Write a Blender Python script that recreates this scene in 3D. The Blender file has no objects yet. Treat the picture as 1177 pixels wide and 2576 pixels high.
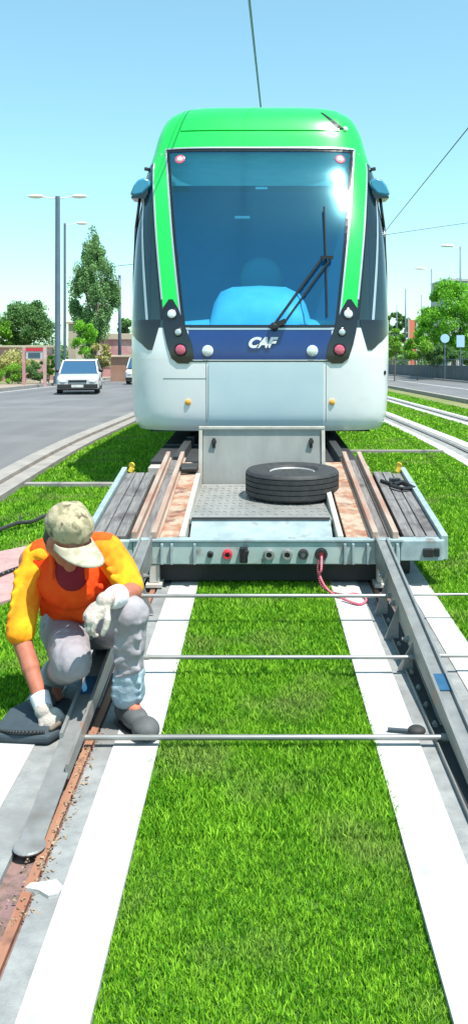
import bpy, math, random
import numpy as np
from mathutils import Vector, Matrix, Quaternion
rnd = random.Random(7); rng = np.random.default_rng(11)
scene = bpy.context.scene
COL = scene.collection
R = math.radians
# ---------------------------------------------------------------- camera, sky, sun, exposure
CH = 1.57                                   # eye height of the photographer
cam_d = bpy.data.cameras.new('camera'); cam = bpy.data.objects.new('camera', cam_d); COL.objects.link(cam)
cam.location = (0, 0, CH); cam.rotation_euler = (R(90), 0, 0)
cam_d.sensor_fit = 'HORIZONTAL'; cam_d.sensor_width = 36; cam_d.lens = 36*2100/1177
cam_d.shift_x = -65.5/1177; cam_d.shift_y = -451.5/1177
cam_d.clip_start = 0.05; cam_d.clip_end = 3000
scene.camera = cam
scene.render.resolution_x = 467; scene.render.resolution_y = 1024
SUN = Vector((0.30, -0.28, 1.0)).normalized()
world = bpy.data.worlds.new('World'); scene.world = world; world.use_nodes = True
wn = world.node_tree; wn.nodes.clear()
sky = wn.nodes.new('ShaderNodeTexSky'); sky.sky_type = 'NISHITA'; sky.sun_disc = False
sky.sun_elevation = math.asin(SUN.z); sky.sun_rotation = math.atan2(SUN.x, SUN.y)
sky.air_density = 1.0; sky.dust_density = 0.6; sky.ozone_density = 1.6; sky.altitude = 600
tint = wn.nodes.new('ShaderNodeMix'); tint.data_type = 'RGBA'; tint.blend_type = 'MULTIPLY'; tint.inputs[0].default_value = 1
tint.inputs[7].default_value = (1.12, 1.62, 1.52, 1)
bg = wn.nodes.new('ShaderNodeBackground'); bg.inputs[1].default_value = 0.122
wo = wn.nodes.new('ShaderNodeOutputWorld')
gam = wn.nodes.new('ShaderNodeGamma'); gam.inputs[1].default_value = 0.72
wn.links.new(sky.outputs[0], gam.inputs[0]); wn.links.new(gam.outputs[0], tint.inputs[6]); wn.links.new(tint.outputs[2], bg.inputs[0]); wn.links.new(bg.outputs[0], wo.inputs[0])
sun_d = bpy.data.lights.new('sun', 'SUN'); sun = bpy.data.objects.new('sun', sun_d); COL.objects.link(sun)
sun_d.energy = 4.0; sun_d.angle = R(0.5); sun_d.color = (1.0, 0.96, 0.89)
sun.rotation_euler = SUN.to_track_quat('Z', 'Y').to_euler(); sun.location = (5, -8, 20)
scene.view_settings.view_transform = 'Standard'; scene.view_settings.look = 'None'
scene.view_settings.exposure = 0.95; scene.view_settings.gamma = 1; scene.view_settings.use_curve_mapping = False

# ---------------------------------------------------------------- materials
def mat(name, col, rough=0.6, metal=0.0, col2=None, scale=8.0, detail=6.0, lo=0.35, hi=0.65, bump=0.0, bscale=None,
        stretch=(1, 1, 1), coat=0.0, spec=0.5, attr=None, transl=0.0, third=None):
    m = bpy.data.materials.new(name); m.use_nodes = True; nt = m.node_tree; n = nt.nodes; l = nt.links
    p = n['Principled BSDF']; p.inputs['Roughness'].default_value = rough; p.inputs['Metallic'].default_value = metal
    p.inputs['Coat Weight'].default_value = coat; p.inputs['Coat Roughness'].default_value = 0.04
    p.inputs['Specular IOR Level'].default_value = spec
    c = (*col, 1); p.inputs['Base Color'].default_value = c
    geo = n.new('ShaderNodeNewGeometry'); mp = n.new('ShaderNodeMapping'); mp.inputs['Scale'].default_value = stretch
    l.new(geo.outputs['Position'], mp.inputs[0])
    out = None
    if col2 is not None:
        if attr:
            a = n.new('ShaderNodeAttribute'); a.attribute_name = attr; fac = a.outputs['Fac']
            lo, hi = 0.0, 1.0
        else:
            t = n.new('ShaderNodeTexNoise'); t.inputs['Scale'].default_value = scale; t.inputs['Detail'].default_value = detail
            t.inputs['Roughness'].default_value = 0.62; l.new(mp.outputs[0], t.inputs['Vector']); fac = t.outputs['Fac']
        r = n.new('ShaderNodeValToRGB'); r.color_ramp.elements[0].position = lo; r.color_ramp.elements[1].position = hi
        r.color_ramp.elements[0].color = c; r.color_ramp.elements[1].color = (*col2, 1); l.new(fac, r.inputs[0])
        out = r.outputs[0]
        if third is not None:
            t3 = n.new('ShaderNodeTexNoise'); t3.inputs['Scale'].default_value = third[1]; t3.inputs['Detail'].default_value = 3
            l.new(geo.outputs['Position'], t3.inputs['Vector'])
            r3 = n.new('ShaderNodeValToRGB'); r3.color_ramp.elements[0].position = third[2]; r3.color_ramp.elements[1].position = third[3]
            mx = n.new('ShaderNodeMix'); mx.data_type = 'RGBA'; l.new(t3.outputs['Fac'], r3.inputs[0]); l.new(r3.outputs[0], mx.inputs[0])
            l.new(out, mx.inputs[6]); mx.inputs[7].default_value = (*third[0], 1); out = mx.outputs[2]
        l.new(out, p.inputs['Base Color'])
    if bump:
        t = n.new('ShaderNodeTexNoise'); t.inputs['Scale'].default_value = bscale or scale*4; t.inputs['Detail'].default_value = 5
        l.new(mp.outputs[0], t.inputs['Vector'])
        b = n.new('ShaderNodeBump'); b.inputs['Strength'].default_value = bump; b.inputs['Distance'].default_value = 0.01
        l.new(t.outputs['Fac'], b.inputs['Height']); l.new(b.outputs[0], p.inputs['Normal'])
    if transl:
        tr = n.new('ShaderNodeBsdfTranslucent'); ms = n.new('ShaderNodeMixShader'); ms.inputs[0].default_value = transl
        if out is not None: l.new(out, tr.inputs[0])
        else: tr.inputs[0].default_value = c
        l.new(p.outputs[0], ms.inputs[1]); l.new(tr.outputs[0], ms.inputs[2]); l.new(ms.outputs[0], n['Material Output'].inputs[0])
    return m
def glass_mat(name, tintc, gloss_rough=0.02, ior=1.5, gcol=(1, 1, 1)):
    m = bpy.data.materials.new(name); m.use_nodes = True; nt = m.node_tree; n = nt.nodes; l = nt.links
    n.remove(n['Principled BSDF'])
    t = n.new('ShaderNodeBsdfTransparent'); t.inputs[0].default_value = (*tintc, 1)
    g = n.new('ShaderNodeBsdfGlossy'); g.inputs['Roughness'].default_value = gloss_rough; g.inputs[0].default_value = (*gcol, 1)
    f = n.new('ShaderNodeFresnel'); gg = n.new('ShaderNodeNewGeometry'); mi = n.new('ShaderNodeMix'); mi.inputs[2].default_value = ior; mi.inputs[3].default_value = 1/ior
    l.new(gg.outputs['Backfacing'], mi.inputs[0]); l.new(mi.outputs[0], f.inputs[0])   # same reflectance from both sides of the pane
    ms = n.new('ShaderNodeMixShader'); l.new(f.outputs[0], ms.inputs[0]); l.new(t.outputs[0], ms.inputs[1]); l.new(g.outputs[0], ms.inputs[2])
    l.new(ms.outputs[0], n['Material Output'].inputs[0]); return m
M = {}
M['white_conc'] = mat('white_concrete', (.47, .465, .45), .85, col2=(.31, .305, .285), scale=7, lo=.46, hi=.80, bump=.3, bscale=140, third=((.21, .20, .18), 2.3, .62, .85))
M['grey_conc'] = mat('grey_mortar', (0.198, 0.206, 0.206), .85, col2=(0.285, 0.293, 0.285), scale=14, bump=.3, bscale=150, third=((0.158, 0.158, 0.158), 2.5, .5, .7))
M['pink_fill'] = mat('pink_rail_filler', (.17, .10, .11), .85, col2=(.25, .15, .13), scale=14, bump=.3, third=((.12, .085, .06), 30, .5, .68))
M['rust_rail'] = mat('rusty_rail_head', (0.278, 0.112, 0.0661), .65, col2=(0.343, 0.179, 0.112), scale=18, stretch=(1, .15, 1), third=((0.172, 0.0792, 0.0528), 9, .58, .72))
M['soil'] = mat('lawn_soil', (.03, .09, .008), .95, col2=(.07, .17, .015), scale=30, bump=.5)
M['lawn_far'] = mat('far_lawn', (.10, .30, .02), .9, col2=(.17, .34, .05), scale=2.5, bump=.4, third=((.26, .28, .10), .35, .5, .68))
M['verge'] = mat('dry_verge', (.13, .17, .04), .95, col2=(.22, .21, .09), scale=1.2, stretch=(1, .2, 1), bump=.3)
M['asphalt'] = mat('asphalt', (0.115, 0.115, 0.12), .85, col2=(0.155, 0.155, 0.157), scale=1.3, stretch=(1, .06, 1), bump=.3, bscale=90, third=((0.178, 0.178, 0.178), .5, .5, .7))
M['kerb'] = mat('kerb_concrete', (0.332, 0.306, 0.275), .85, col2=(0.23, 0.217, 0.204), scale=5, bump=.3, bscale=60)
M['sidewalk'] = mat('pavement', (.33, .25, .18), .9, col2=(.27, .22, .17), scale=2)
M['paint'] = mat('road_paint', (.75, .75, .72), .7, col2=(.55, .55, .53), scale=6)
M['grass'] = mat('grass_blades', (.055, .235, .007), .6, col2=(.34, .64, .04), attr='tone', spec=.2, transl=.28, third=((.26, .34, .09), 2.2, .52, .78))
M['steel'] = mat('galvanised_steel', (0.304, 0.31, 0.304), .42, .35, col2=(0.225, 0.231, 0.225), scale=12, bump=.1, third=((0.18, 0.169, 0.153), 5, .58, .75))
M['steel_rub'] = mat('scuffed_steel', (0.19, 0.19, 0.179), .5, .3, col2=(0.28, 0.28, 0.269), scale=16, stretch=(1, .3, 1), bump=.15, third=((0.336, 0.168, 0.101), 7, .62, .74))
M['pipe'] = mat('zinc_pipe', (0.357, 0.357, 0.345), .38, .5, col2=(0.238, 0.238, 0.226), scale=10, stretch=(.3, 1, 1))
M['blue_paint'] = mat('blue_marking', (0.0135, 0.072, 0.162), .5, col2=(0.0225, 0.099, 0.189), scale=20)
M['trailer'] = mat('trailer_paint', (0.284, 0.392, 0.371), .55, col2=(0.378, 0.459, 0.432), scale=7, bump=.08, third=((0.203, 0.189, 0.162), 9, .58, .7))
M['trailer_edge'] = mat('trailer_edge_paint', (0.318, 0.402, 0.412), .5, col2=(0.225, 0.29, 0.3), scale=9, third=((0.168, 0.15, 0.131), 8, .62, .75))
M['white_frame'] = mat('white_frame_paint', (0.5, 0.476, 0.428), .55, col2=(0.393, 0.369, 0.321), scale=8, third=((0.535, 0.333, 0.214), 10, .6, .72))
M['planks'] = mat('weathered_planks', (0.112, 0.109, 0.109), .9, col2=(0.217, 0.21, 0.203), scale=14, stretch=(4, .35, 1), bump=.5, third=((0.07, 0.063, 0.063), 5, .55, .7))
M['rust_plate'] = mat('rusty_plate', (0.306, 0.128, 0.068), .8, col2=(0.374, 0.306, 0.23), scale=9, bump=.2, lo=.38, hi=.56, third=((0.17, 0.068, 0.0425), 6, .55, .68))
M['rail_deck'] = mat('deck_rail_steel', (0.312, 0.168, 0.12), .6, .1, col2=(0.408, 0.324, 0.264), scale=9, stretch=(1, .2, 1), bump=.1)
M['checker'] = mat('checker_plate', (0.346, 0.346, 0.326), .45, .3, col2=(0.269, 0.269, 0.256), scale=6, bump=.2)
M['panel'] = mat('grey_panel', (0.344, 0.344, 0.319), .5, .25, col2=(0.255, 0.255, 0.242), scale=4, stretch=(1, 1, .3), bump=.05)
M['rubber'] = mat('tyre_rubber', (.022, .022, .024), .65, col2=(.04, .04, .04), scale=20, bump=.2)
M['rim'] = mat('rim_paint', (.55, .55, .53), .45, .3, col2=(.40, .38, .35), scale=12)
M['black'] = mat('black_plastic', (.012, .012, .014), .4, col2=(.02, .02, .022), scale=10)
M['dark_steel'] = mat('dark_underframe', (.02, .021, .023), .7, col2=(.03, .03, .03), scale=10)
M['red'] = mat('red_plastic', (.55, .03, .05), .4)
M['cable'] = mat('pink_red_cable', (.62, .10, .16), .5, col2=(.70, .22, .26), scale=20)
M['yellow'] = mat('yellow_paint', (.80, .55, .03), .5, col2=(.65, .42, .05), scale=20)
M['t_white'] = mat('tram_white', (.80, .80, .80), .22, coat=.6, col2=(.72, .73, .74), scale=1.5, bump=.015, bscale=3, third=((.58, .57, .54), 2.3, .58, .85))
M['t_panel'] = mat('tram_pale_panel', (0.528, 0.648, 0.696), .28, coat=.4, col2=(0.576, 0.684, 0.72), scale=2)
M['t_green'] = mat('tram_green', (.012, .62, .075), .24, coat=.6, col2=(.02, .70, .10), scale=1.2, spec=.4)
M['t_blue'] = mat('tram_blue', (.008, .035, .17), .22, coat=.5, col2=(.01, .05, .22), scale=2)
M['t_black'] = mat('tram_black', (.008, .008, .011), .18, coat=.6)
M['t_silver'] = mat('tram_trim', (.55, .60, .60), .3, .6)
M['t_mirror'] = mat('tram_mirror_housing', (.04, .25, .40), .3, coat=.4)
M['lamp_white'] = mat('lamp_lens', (.75, .77, .78), .15, .3, coat=.5)
M['lamp_red'] = mat('red_lens', (.50, .06, .12), .2, coat=.5, col2=(.60, .15, .2), scale=60)
M['lamp_amber'] = mat('amber_lens', (.85, .42, .08), .3)
M['dash'] = mat('dash_blue', (.18, .50, .66), .5, col2=(.26, .58, .70), scale=6)
M['int_dark'] = mat('cab_interior', (.05, .32, .72), .7, col2=(.06, .36, .78), scale=3)
M['int_green'] = mat('sun_blind', (.26, .42, .38), .7, col2=(.34, .50, .42), scale=4, stretch=(1, 1, 8))
M['ws'] = glass_mat('windscreen_glass', (.40, .80, 1.0), .12, 2.4, (.34, .86, 1))
M['sideglass'] = glass_mat('side_glass', (.14, .22, .21), .05, 1.9)
M['skin'] = mat('skin', (0.371, 0.122, 0.0733), .55, col2=(0.45, 0.167, 0.108), scale=25, spec=.3)
M['hair'] = mat('dark_hair', (.04, .025, .018), .7)
M['shirt'] = mat('shaded_orange_cloth', (.90, .055, .006), .85, col2=(.95, .10, .01), scale=9, bump=.3, bscale=30, spec=.2)  # shaded tone of the one orange shirt, put into the colour
M['sleeve'] = mat('sunlit_orange_cloth', (.92, .44, .015), .85, col2=(.90, .20, .01), scale=3.5, detail=2, stretch=(2.2, 2.2, 1.0), lo=.36, hi=.62, bump=.3, bscale=30, spec=.2)  # same orange shirt, with its sunlit yellow put into the sleeve colour
M['trousers'] = mat('grey_lilac_cloth', (.27, .245, .27), .9, col2=(.34, .315, .335), scale=9, bump=.5, bscale=22, spec=.2)
M['hem'] = mat('pale_reflective_hem', (.25, .33, .40), .6, col2=(.36, .44, .50), scale=16, bump=.3)
M['belt'] = mat('grey_blue_waistband', (.13, .19, .21), .8, col2=(.18, .23, .25), scale=12, bump=.3)
M['glove'] = mat('work_glove', (0.389, 0.332, 0.286), .85, col2=(0.526, 0.48, 0.423), scale=40, bump=.4, bscale=120, third=((0.172, 0.137, 0.114), 22, .58, .72))
M['cuff'] = mat('glove_cuff', (.78, .76, .78), .85, col2=(.68, .64, .68), scale=30, bump=.3)
M['cap'] = mat('camouflage_cap', (.40, .34, .22), .9, col2=(.24, .22, .13), scale=22, detail=2, lo=.48, hi=.56, bump=.4, bscale=50, third=((.13, .10, .065), 26, .60, .65))
M['brim'] = mat('pale_brim', (.42, .38, .30), .85, col2=(.34, .31, .22), scale=26, detail=1, lo=.5, hi=.56)
M['shoe'] = mat('dark_grey_shoe', (.075, .08, .08), .7, col2=(.11, .11, .11), scale=20)
M['shoe_red'] = mat('orange_shoe_tongue', (.60, .16, .09), .8)
M['pad'] = mat('blue_grey_pad', (0.027, 0.0432, 0.0567), .7, col2=(0.0432, 0.0624, 0.0756), scale=10)
M['bark'] = mat('bark', (.13, .10, .08), .95, col2=(.20, .16, .12), scale=6)
def leafm(name, a, b): return mat(name, a, .65, col2=b, attr='tone', spec=.2, transl=.25)
M['leaf_poplar'] = leafm('poplar_leaves', (0.0765, 0.187, 0.0595), (0.289, 0.476, 0.187))
M['leaf_dark'] = leafm('dark_leaves', (0.048, 0.136, 0.032), (0.192, 0.352, 0.112))
M['leaf_bright'] = leafm('bright_leaves', (0.075, 0.275, 0.0125), (0.3, 0.65, 0.0625))
M['leaf_yellow'] = leafm('dry_reeds', (.32, .32, .08), (.50, .46, .20))
M['leaf_lime'] = leafm('lime_leaves', (.10, .28, .02), (.28, .50, .06))
M['pole'] = mat('lamp_post_paint', (.10, .14, .20), .5, .2, col2=(.13, .17, .23), scale=2)
M['lamp_head'] = mat('white_lamp_head', (.80, .76, .78), .5)
M['pinkwall'] = mat('pink_render', (0.45, 0.2, 0.213), .9, col2=(0.525, 0.275, 0.275), scale=.8, third=((0.625, 0.45, 0.425), .5, .5, .6))
M['cream'] = mat('cream_render', (0.552, 0.456, 0.348), .9, col2=(0.456, 0.384, 0.288), scale=.8)
M['salmon'] = mat('salmon_brick', (.33, .17, .11), .9, col2=(.38, .22, .16), scale=2)
M['winglass'] = mat('window_glass', (.05, .09, .13), .15, coat=.5)
M['carwhite'] = mat('car_white_paint', (0.57, 0.57, 0.576), .3, coat=.5, col2=(0.523, 0.523, 0.531), scale=2)
M['carglass'] = mat('car_glass', (.03, .09, .17), .12, coat=.8)
M['wallgrey'] = mat('dark_grey_wall', (.07, .085, .10), .8, col2=(.11, .125, .135), scale=1.5)
M['orange_net'] = mat('orange_net', (.70, .20, .12), .8)
M['signblue'] = mat('pale_blue_sign', (.40, .60, .80), .6)
M['wire'] = mat('cable_grey', (.06, .09, .11), .5)
M['farbuild'] = mat('grey_building', (.48, .50, .50), .9, col2=(.42, .44, .45), scale=.5)

# ---------------------------------------------------------------- mesh helpers
class B:
    def __init__(s): s.v = []; s.f = []
    def add(s, vs, fs):
        o = len(s.v); s.v += [tuple(v) for v in vs]; s.f += [tuple(i+o for i in f) for f in fs]; return s
    def box(s, x0, x1, y0, y1, z0, z1):
        vs = [(x0,y0,z0),(x1,y0,z0),(x1,y1,z0),(x0,y1,z0),(x0,y0,z1),(x1,y0,z1),(x1,y1,z1),(x0,y1,z1)]
        return s.add(vs, [(3,2,1,0),(4,5,6,7),(0,1,5,4),(1,2,6,5),(2,3,7,6),(3,0,4,7)])
    def hexa(s, lo, hi):        # 4 bottom, 4 top points
        return s.add(list(lo)+list(hi), [(3,2,1,0),(4,5,6,7),(0,1,5,4),(1,2,6,5),(2,3,7,6),(3,0,4,7)])
    def beam(s, p0, p1, w, h, up=(0,0,1)):
        p0 = Vector(p0); p1 = Vector(p1); d = (p1-p0).normalized(); u = Vector(up)
        sd = d.cross(u).normalized(); u = sd.cross(d)
        q = lambda p: [p-sd*w/2-u*h/2, p+sd*w/2-u*h/2, p+sd*w/2+u*h/2, p-sd*w/2+u*h/2]
        return s.add(q(p0)+q(p1), [(0,1,2,3),(7,6,5,4),(0,4,5,1),(1,5,6,2),(2,6,7,3),(3,7,4,0)])
    def lathe(s, c, axis, prof, n=24):   # prof: (distance along axis, radius)
        c = Vector(c); a = Vector(axis).normalized(); t = a.orthogonal().normalized(); b = a.cross(t)
        vs = []; fs = []
        for (d, r) in prof:
            for k in range(n):
                an = 2*math.pi*k/n; vs.append(c+a*d+(t*math.cos(an)+b*math.sin(an))*r)
        for i in range(len(prof)-1):
            for k in range(n):
                k2 = (k+1) % n; fs.append((i*n+k, i*n+k2, (i+1)*n+k2, (i+1)*n+k))
        fs.append(tuple(range(n-1, -1, -1))); fs.append(tuple((len(prof)-1)*n+k for k in range(n)))
        return s.add(vs, fs)
    def cyl(s, p0, p1, r, r1=None, n=12):
        p0 = Vector(p0); p1 = Vector(p1); return s.lathe(p0, p1-p0, [(0, r), ((p1-p0).length, r if r1 is None else r1)], n)
    def tube(s, pts, r, n=8):
        for a, b in zip(pts[:-1], pts[1:]): s.cyl(a, b, r, n=n)
        return s
    def cap(s, p0, p1, r0, r1=None, n=14):
        p0 = Vector(p0); p1 = Vector(p1); r1 = r0 if r1 is None else r1; L = (p1-p0).length
        pr = [(-r0*math.cos(a), r0*math.sin(a)) for a in [R(x) for x in (6, 30, 55, 75)]] + [(0, r0), (L, r1)] + \
             [(L+r1*math.cos(a), r1*math.sin(a)) for a in [R(x) for x in (75, 55, 30, 6)]]
        return s.lathe(p0, p1-p0, pr, n)
    def chain(s, pts, rs):
        for i in range(len(pts)-1): s.cap(pts[i], pts[i+1], rs[i], rs[i+1])
        return s
    def ell(s, c, r, rot=None, n=20, m=12):
        c = Vector(c); vs = []; fs = []
        for i in range(m+1):
            ph = R(2)+ (math.pi-R(4))*i/m
            for k in range(n):
                th = 2*math.pi*k/n
                v = Vector((r[0]*math.sin(ph)*math.cos(th), r[1]*math.sin(ph)*math.sin(th), r[2]*math.cos(ph)))
                if rot is not None: v = rot @ v
                vs.append(c+v)
        for i in range(m):
            for k in range(n):
                k2 = (k+1) % n; fs.append((i*n+k, (i+1)*n+k, (i+1)*n+k2, i*n+k2))
        fs.append(tuple(range(n))); fs.append(tuple(m*n+k for k in range(n-1, -1, -1)))
        return s.add(vs, fs)
    def prism(s, poly, axis, a0, a1):   # poly in the two other axes; axis 'x','y','z'
        f = {'x': lambda p, a: (a, p[0], p[1]), 'y': lambda p, a: (p[0], a, p[1]), 'z': lambda p, a: (p[0], p[1], a)}[axis]
        n = len(poly); vs = [f(p, a0) for p in poly]+[f(p, a1) for p in poly]
        fs = [tuple(range(n-1, -1, -1)), tuple(range(n, 2*n))]+[(i, (i+1) % n, n+(i+1) % n, n+i) for i in range(n)]
        return s.add(vs, fs)
def link(name, me, parent=None):
    o = bpy.data.objects.new(name, me); COL.objects.link(o)
    if parent is not None: o.parent = parent
    return o
def wloc(o):
    p = Vector((0,0,0))
    while o is not None: p += o.location; o = o.parent
    return p
def obj(name, b, m, parent=None, smooth=False, bevel=0.0, local=False, loc=None):
    """one mesh object. World-coordinate vertices are shifted to the parent's base (or to loc)."""
    base = Vector((0,0,0)) if local else (wloc(parent) if parent is not None else Vector((0,0,0)))
    if parent is None and loc is not None: base = Vector(loc)
    me = bpy.data.meshes.new(name)
    me.from_pydata([(v[0]-base.x, v[1]-base.y, v[2]-base.z) for v in b.v], [], b.f); me.update()
    me.materials.append(m)
    import bmesh
    bm = bmesh.new(); bm.from_mesh(me); bmesh.ops.recalc_face_normals(bm, faces=bm.faces); bm.to_mesh(me); bm.free()
    if smooth: me.polygons.foreach_set('use_smooth', [True]*len(me.polygons))
    o = link(name, me, parent)
    if parent is None and loc is not None: o.location = loc
    if bevel:
        md = o.modifiers.new('bevel', 'BEVEL'); md.width = bevel; md.segments = 2; md.limit_method = 'ANGLE'; md.harden_normals = False
    return o
def empty(name, loc): 
    o = bpy.data.objects.new(name, None); COL.objects.link(o); o.location = loc; o.empty_display_size = .1; return o
def tag(o, label, cat, group=None):
    o['label'] = label; o['category'] = cat
    if group: o['group'] = group
    return o
def thing(name, loc, label, cat, group=None): return tag(empty(name, loc), label, cat, group)
def struct(o, kind='structure'): o['kind'] = kind; return o
def copy_tree(o, parent=None):
    kids = [c for c in bpy.data.objects if c.parent == o]
    c = o.copy(); COL.objects.link(c); c.parent = parent
    for k in kids: copy_tree(k, c)
    return c
def autosmooth(o, ang=35):
    me = o.data; me.polygons.foreach_set('use_smooth', [True]*len(me.polygons)); me.update()
    try: me.set_sharp_from_angle(angle=R(ang))
    except Exception: pass
    return o
def blobmesh(name, b, m, parent, vox, it=4):
    o = obj(name, b, m, parent, smooth=True)
    r = o.modifiers.new('remesh', 'REMESH'); r.mode = 'VOXEL'; r.voxel_size = vox; r.use_smooth_shade = True
    s = o.modifiers.new('smooth', 'SMOOTH'); s.factor = .5; s.iterations = it
    if name in ('shirt', 'sleeve', 'trousers', 'trouser_hem', 'cap'):          # creases of the cloth
        tx = bpy.data.textures.new('cloth_creases', 'MARBLE' if name != 'cap' else 'CLOUDS'); tx.noise_scale = .075 if name != 'cap' else .04
        if name != 'cap': tx.turbulence = 7; tx.marble_type = 'SHARP'
        d = o.modifiers.new('creases', 'DISPLACE'); d.texture = tx; d.strength = .007 if name != 'cap' else .008; d.mid_level = .5; d.texture_coords = 'LOCAL'
    return o

# ---------------------------------------------------------------- ground
def gz(y):
    if y < 9: return 0.0
    if y < 13: return -.036*(y-9)**2/8
    return -.036*(y-11)
YS = [-6, 0, 3, 6, 9, 10, 11, 12, 13, 16, 22, 35, 60, 110]
def sheet(name, x0, x1, y0, y1, dz, m, xs=None, thick=None, kind=True):
    ys = [y0]+[y for y in YS if y0 < y < y1]+[y1]
    xs = xs or [x0, x1]
    b = B(); vs = []; fs = []
    for y in ys:
        for x in xs: vs.append((x, y, gz(y)+dz))
    n = len(xs)
    for i in range(len(ys)-1):
        for j in range(n-1): fs.append((i*n+j, i*n+j+1, (i+1)*n+j+1, (i+1)*n+j))
    if thick:
        o = len(vs); vs += [(v[0], v[1], v[2]-thick) for v in vs]; k = len(ys)
        for i in range(k-1):
            fs.append((i*n, (i+1)*n, o+(i+1)*n, o+i*n)); fs.append((i*n+n-1, o+i*n+n-1, o+(i+1)*n+n-1, (i+1)*n+n-1))
        fs.append((0, o, o+n-1, n-1)) if n == 2 else None
    b.add(vs, fs); o = obj(name, b, m)
    if kind: struct(o)
    return o
b = B()
ys = [-40, -6, 3, 9, 10, 11, 12, 13, 20, 60, 150]
vs = []; fs = []
for y in ys+[900]:
    zz = gz(y)-.06 if y <= 150 else gz(150)-.06-9
    for x in (-400, -3, 6.5, 400): vs.append((x, y, zz))
for i in range(len(ys)):
    for j in range(3): fs.append((i*4+j, i*4+j+1, (i+1)*4+j+1, (i+1)*4+j))
struct(obj('ground', b.add(vs, fs), M['verge']))
LAWN0, LAWN1 = -2.42, 5.2
# lawn sheets between the concrete strips (soil under the blades)
TC = .027
def track(cx, y0, y1, near):
    for sgn in (-1, 1):
        c = cx+sgn*.7175
        e = lambda a: c+a
        # offsets from the rail centre, mirrored: inner side positive towards the track centre
        def st(nm, a, bb, dz, m, th=.12):
            x0, x1 = sorted((c-sgn*a, c-sgn*bb)); sheet(nm, x0, x1, y0, y1, dz, m, thick=th)
        st('concrete_strip', .305, .135, .004, M['white_conc']); st('concrete_strip', -.165, -.305, .004, M['white_conc'])
        st('mortar_strip', .135, .062, -.001, M['grey_conc']); st('mortar_strip', -.055, -.165, -.001, M['grey_conc'])
        st('rail_groove', .062, -.055, -.022, M['pink_fill'] if near else M['grey_conc'], .05)
        x0, x1 = sorted((c-sgn*.05, c-sgn*.022))
        sheet('rail', x0, x1, y0, y1, -.002, M['rust_rail'] if near else M['steel_rub'], thick=.015)
track(TC, -3, 60, True)
track(3.465, -3, 90, False)
for x0, x1 in ((LAWN0, TC-.7175-.305), (TC-.7175+.305, TC+.7175-.305), (TC+.7175+.305, 3.465-.7175-.305), (3.465-.41, 3.465+.41), (3.465+1.025, LAWN1)):
    sheet('lawn', x0, x1, -3, 90, -.019, M['soil'])
# kerb and roads
sheet('kerb', -2.60, -2.42, -3, 95, .05, M['kerb'], thick=.15)
sheet('kerb', -2.80, -2.605, -3, 95, .09, M['kerb'], thick=.2)
sheet('road', -11.0, -2.80, -3, 95, -.03, M['asphalt'])
sheet('kerb', -11.2, -11.0, -3, 95, .10, M['kerb'], thick=.2)
sheet('pavement', -13.2, -11.2, -3, 95, .08, M['sidewalk'])
sheet('kerb', 6.25, 6.45, -3, 95, .07, M['kerb'], thick=.2)
sheet('road', 6.45, 12.3, -3, 95, -.03, M['asphalt'])
sheet('kerb', 12.3, 12.5, -3, 95, .08, M['kerb'], thick=.2)
for i in range(2):
    y = 62+i*9
    sheet('lane_marking', -7.05+2.0, -6.95+2.0, y, y+2.5, -.024, M['paint'])
sheet('lane_marking', -10.55, -10.45, 5, 95, -.024, M['paint'])
sheet('lane_marking', 9.3, 9.4, 5, 95, -.024, M['paint'])
# thin concrete joints across the lawns
b = B(); b.box(TC+1.03, 2.43, 11.05, 11.13, gz(11.1)-.05, gz(11.1)+.03)
o = struct(obj('concrete_joint', b, M['kerb']))
b = B(); b.box(-2.41, TC-1.03, 8.52, 8.62, -.05, .028)
struct(obj('concrete_joint', b, M['kerb']))
# bare pinkish patch by the worker
b = B(); pts = [(-2.1, 5.25), (-1.55, 4.75), (-1.12, 5.35), (-1.06, 6.5), (-1.3, 6.75), (-1.6, 6.2), (-1.9, 5.9)]
b.prism(pts, 'z', -.03, .012); struct(obj('bare_patch', b, mat('pink_concrete', (.36, .20, .20), .9, col2=(.42, .28, .26), scale=9, bump=.3)))

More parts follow.
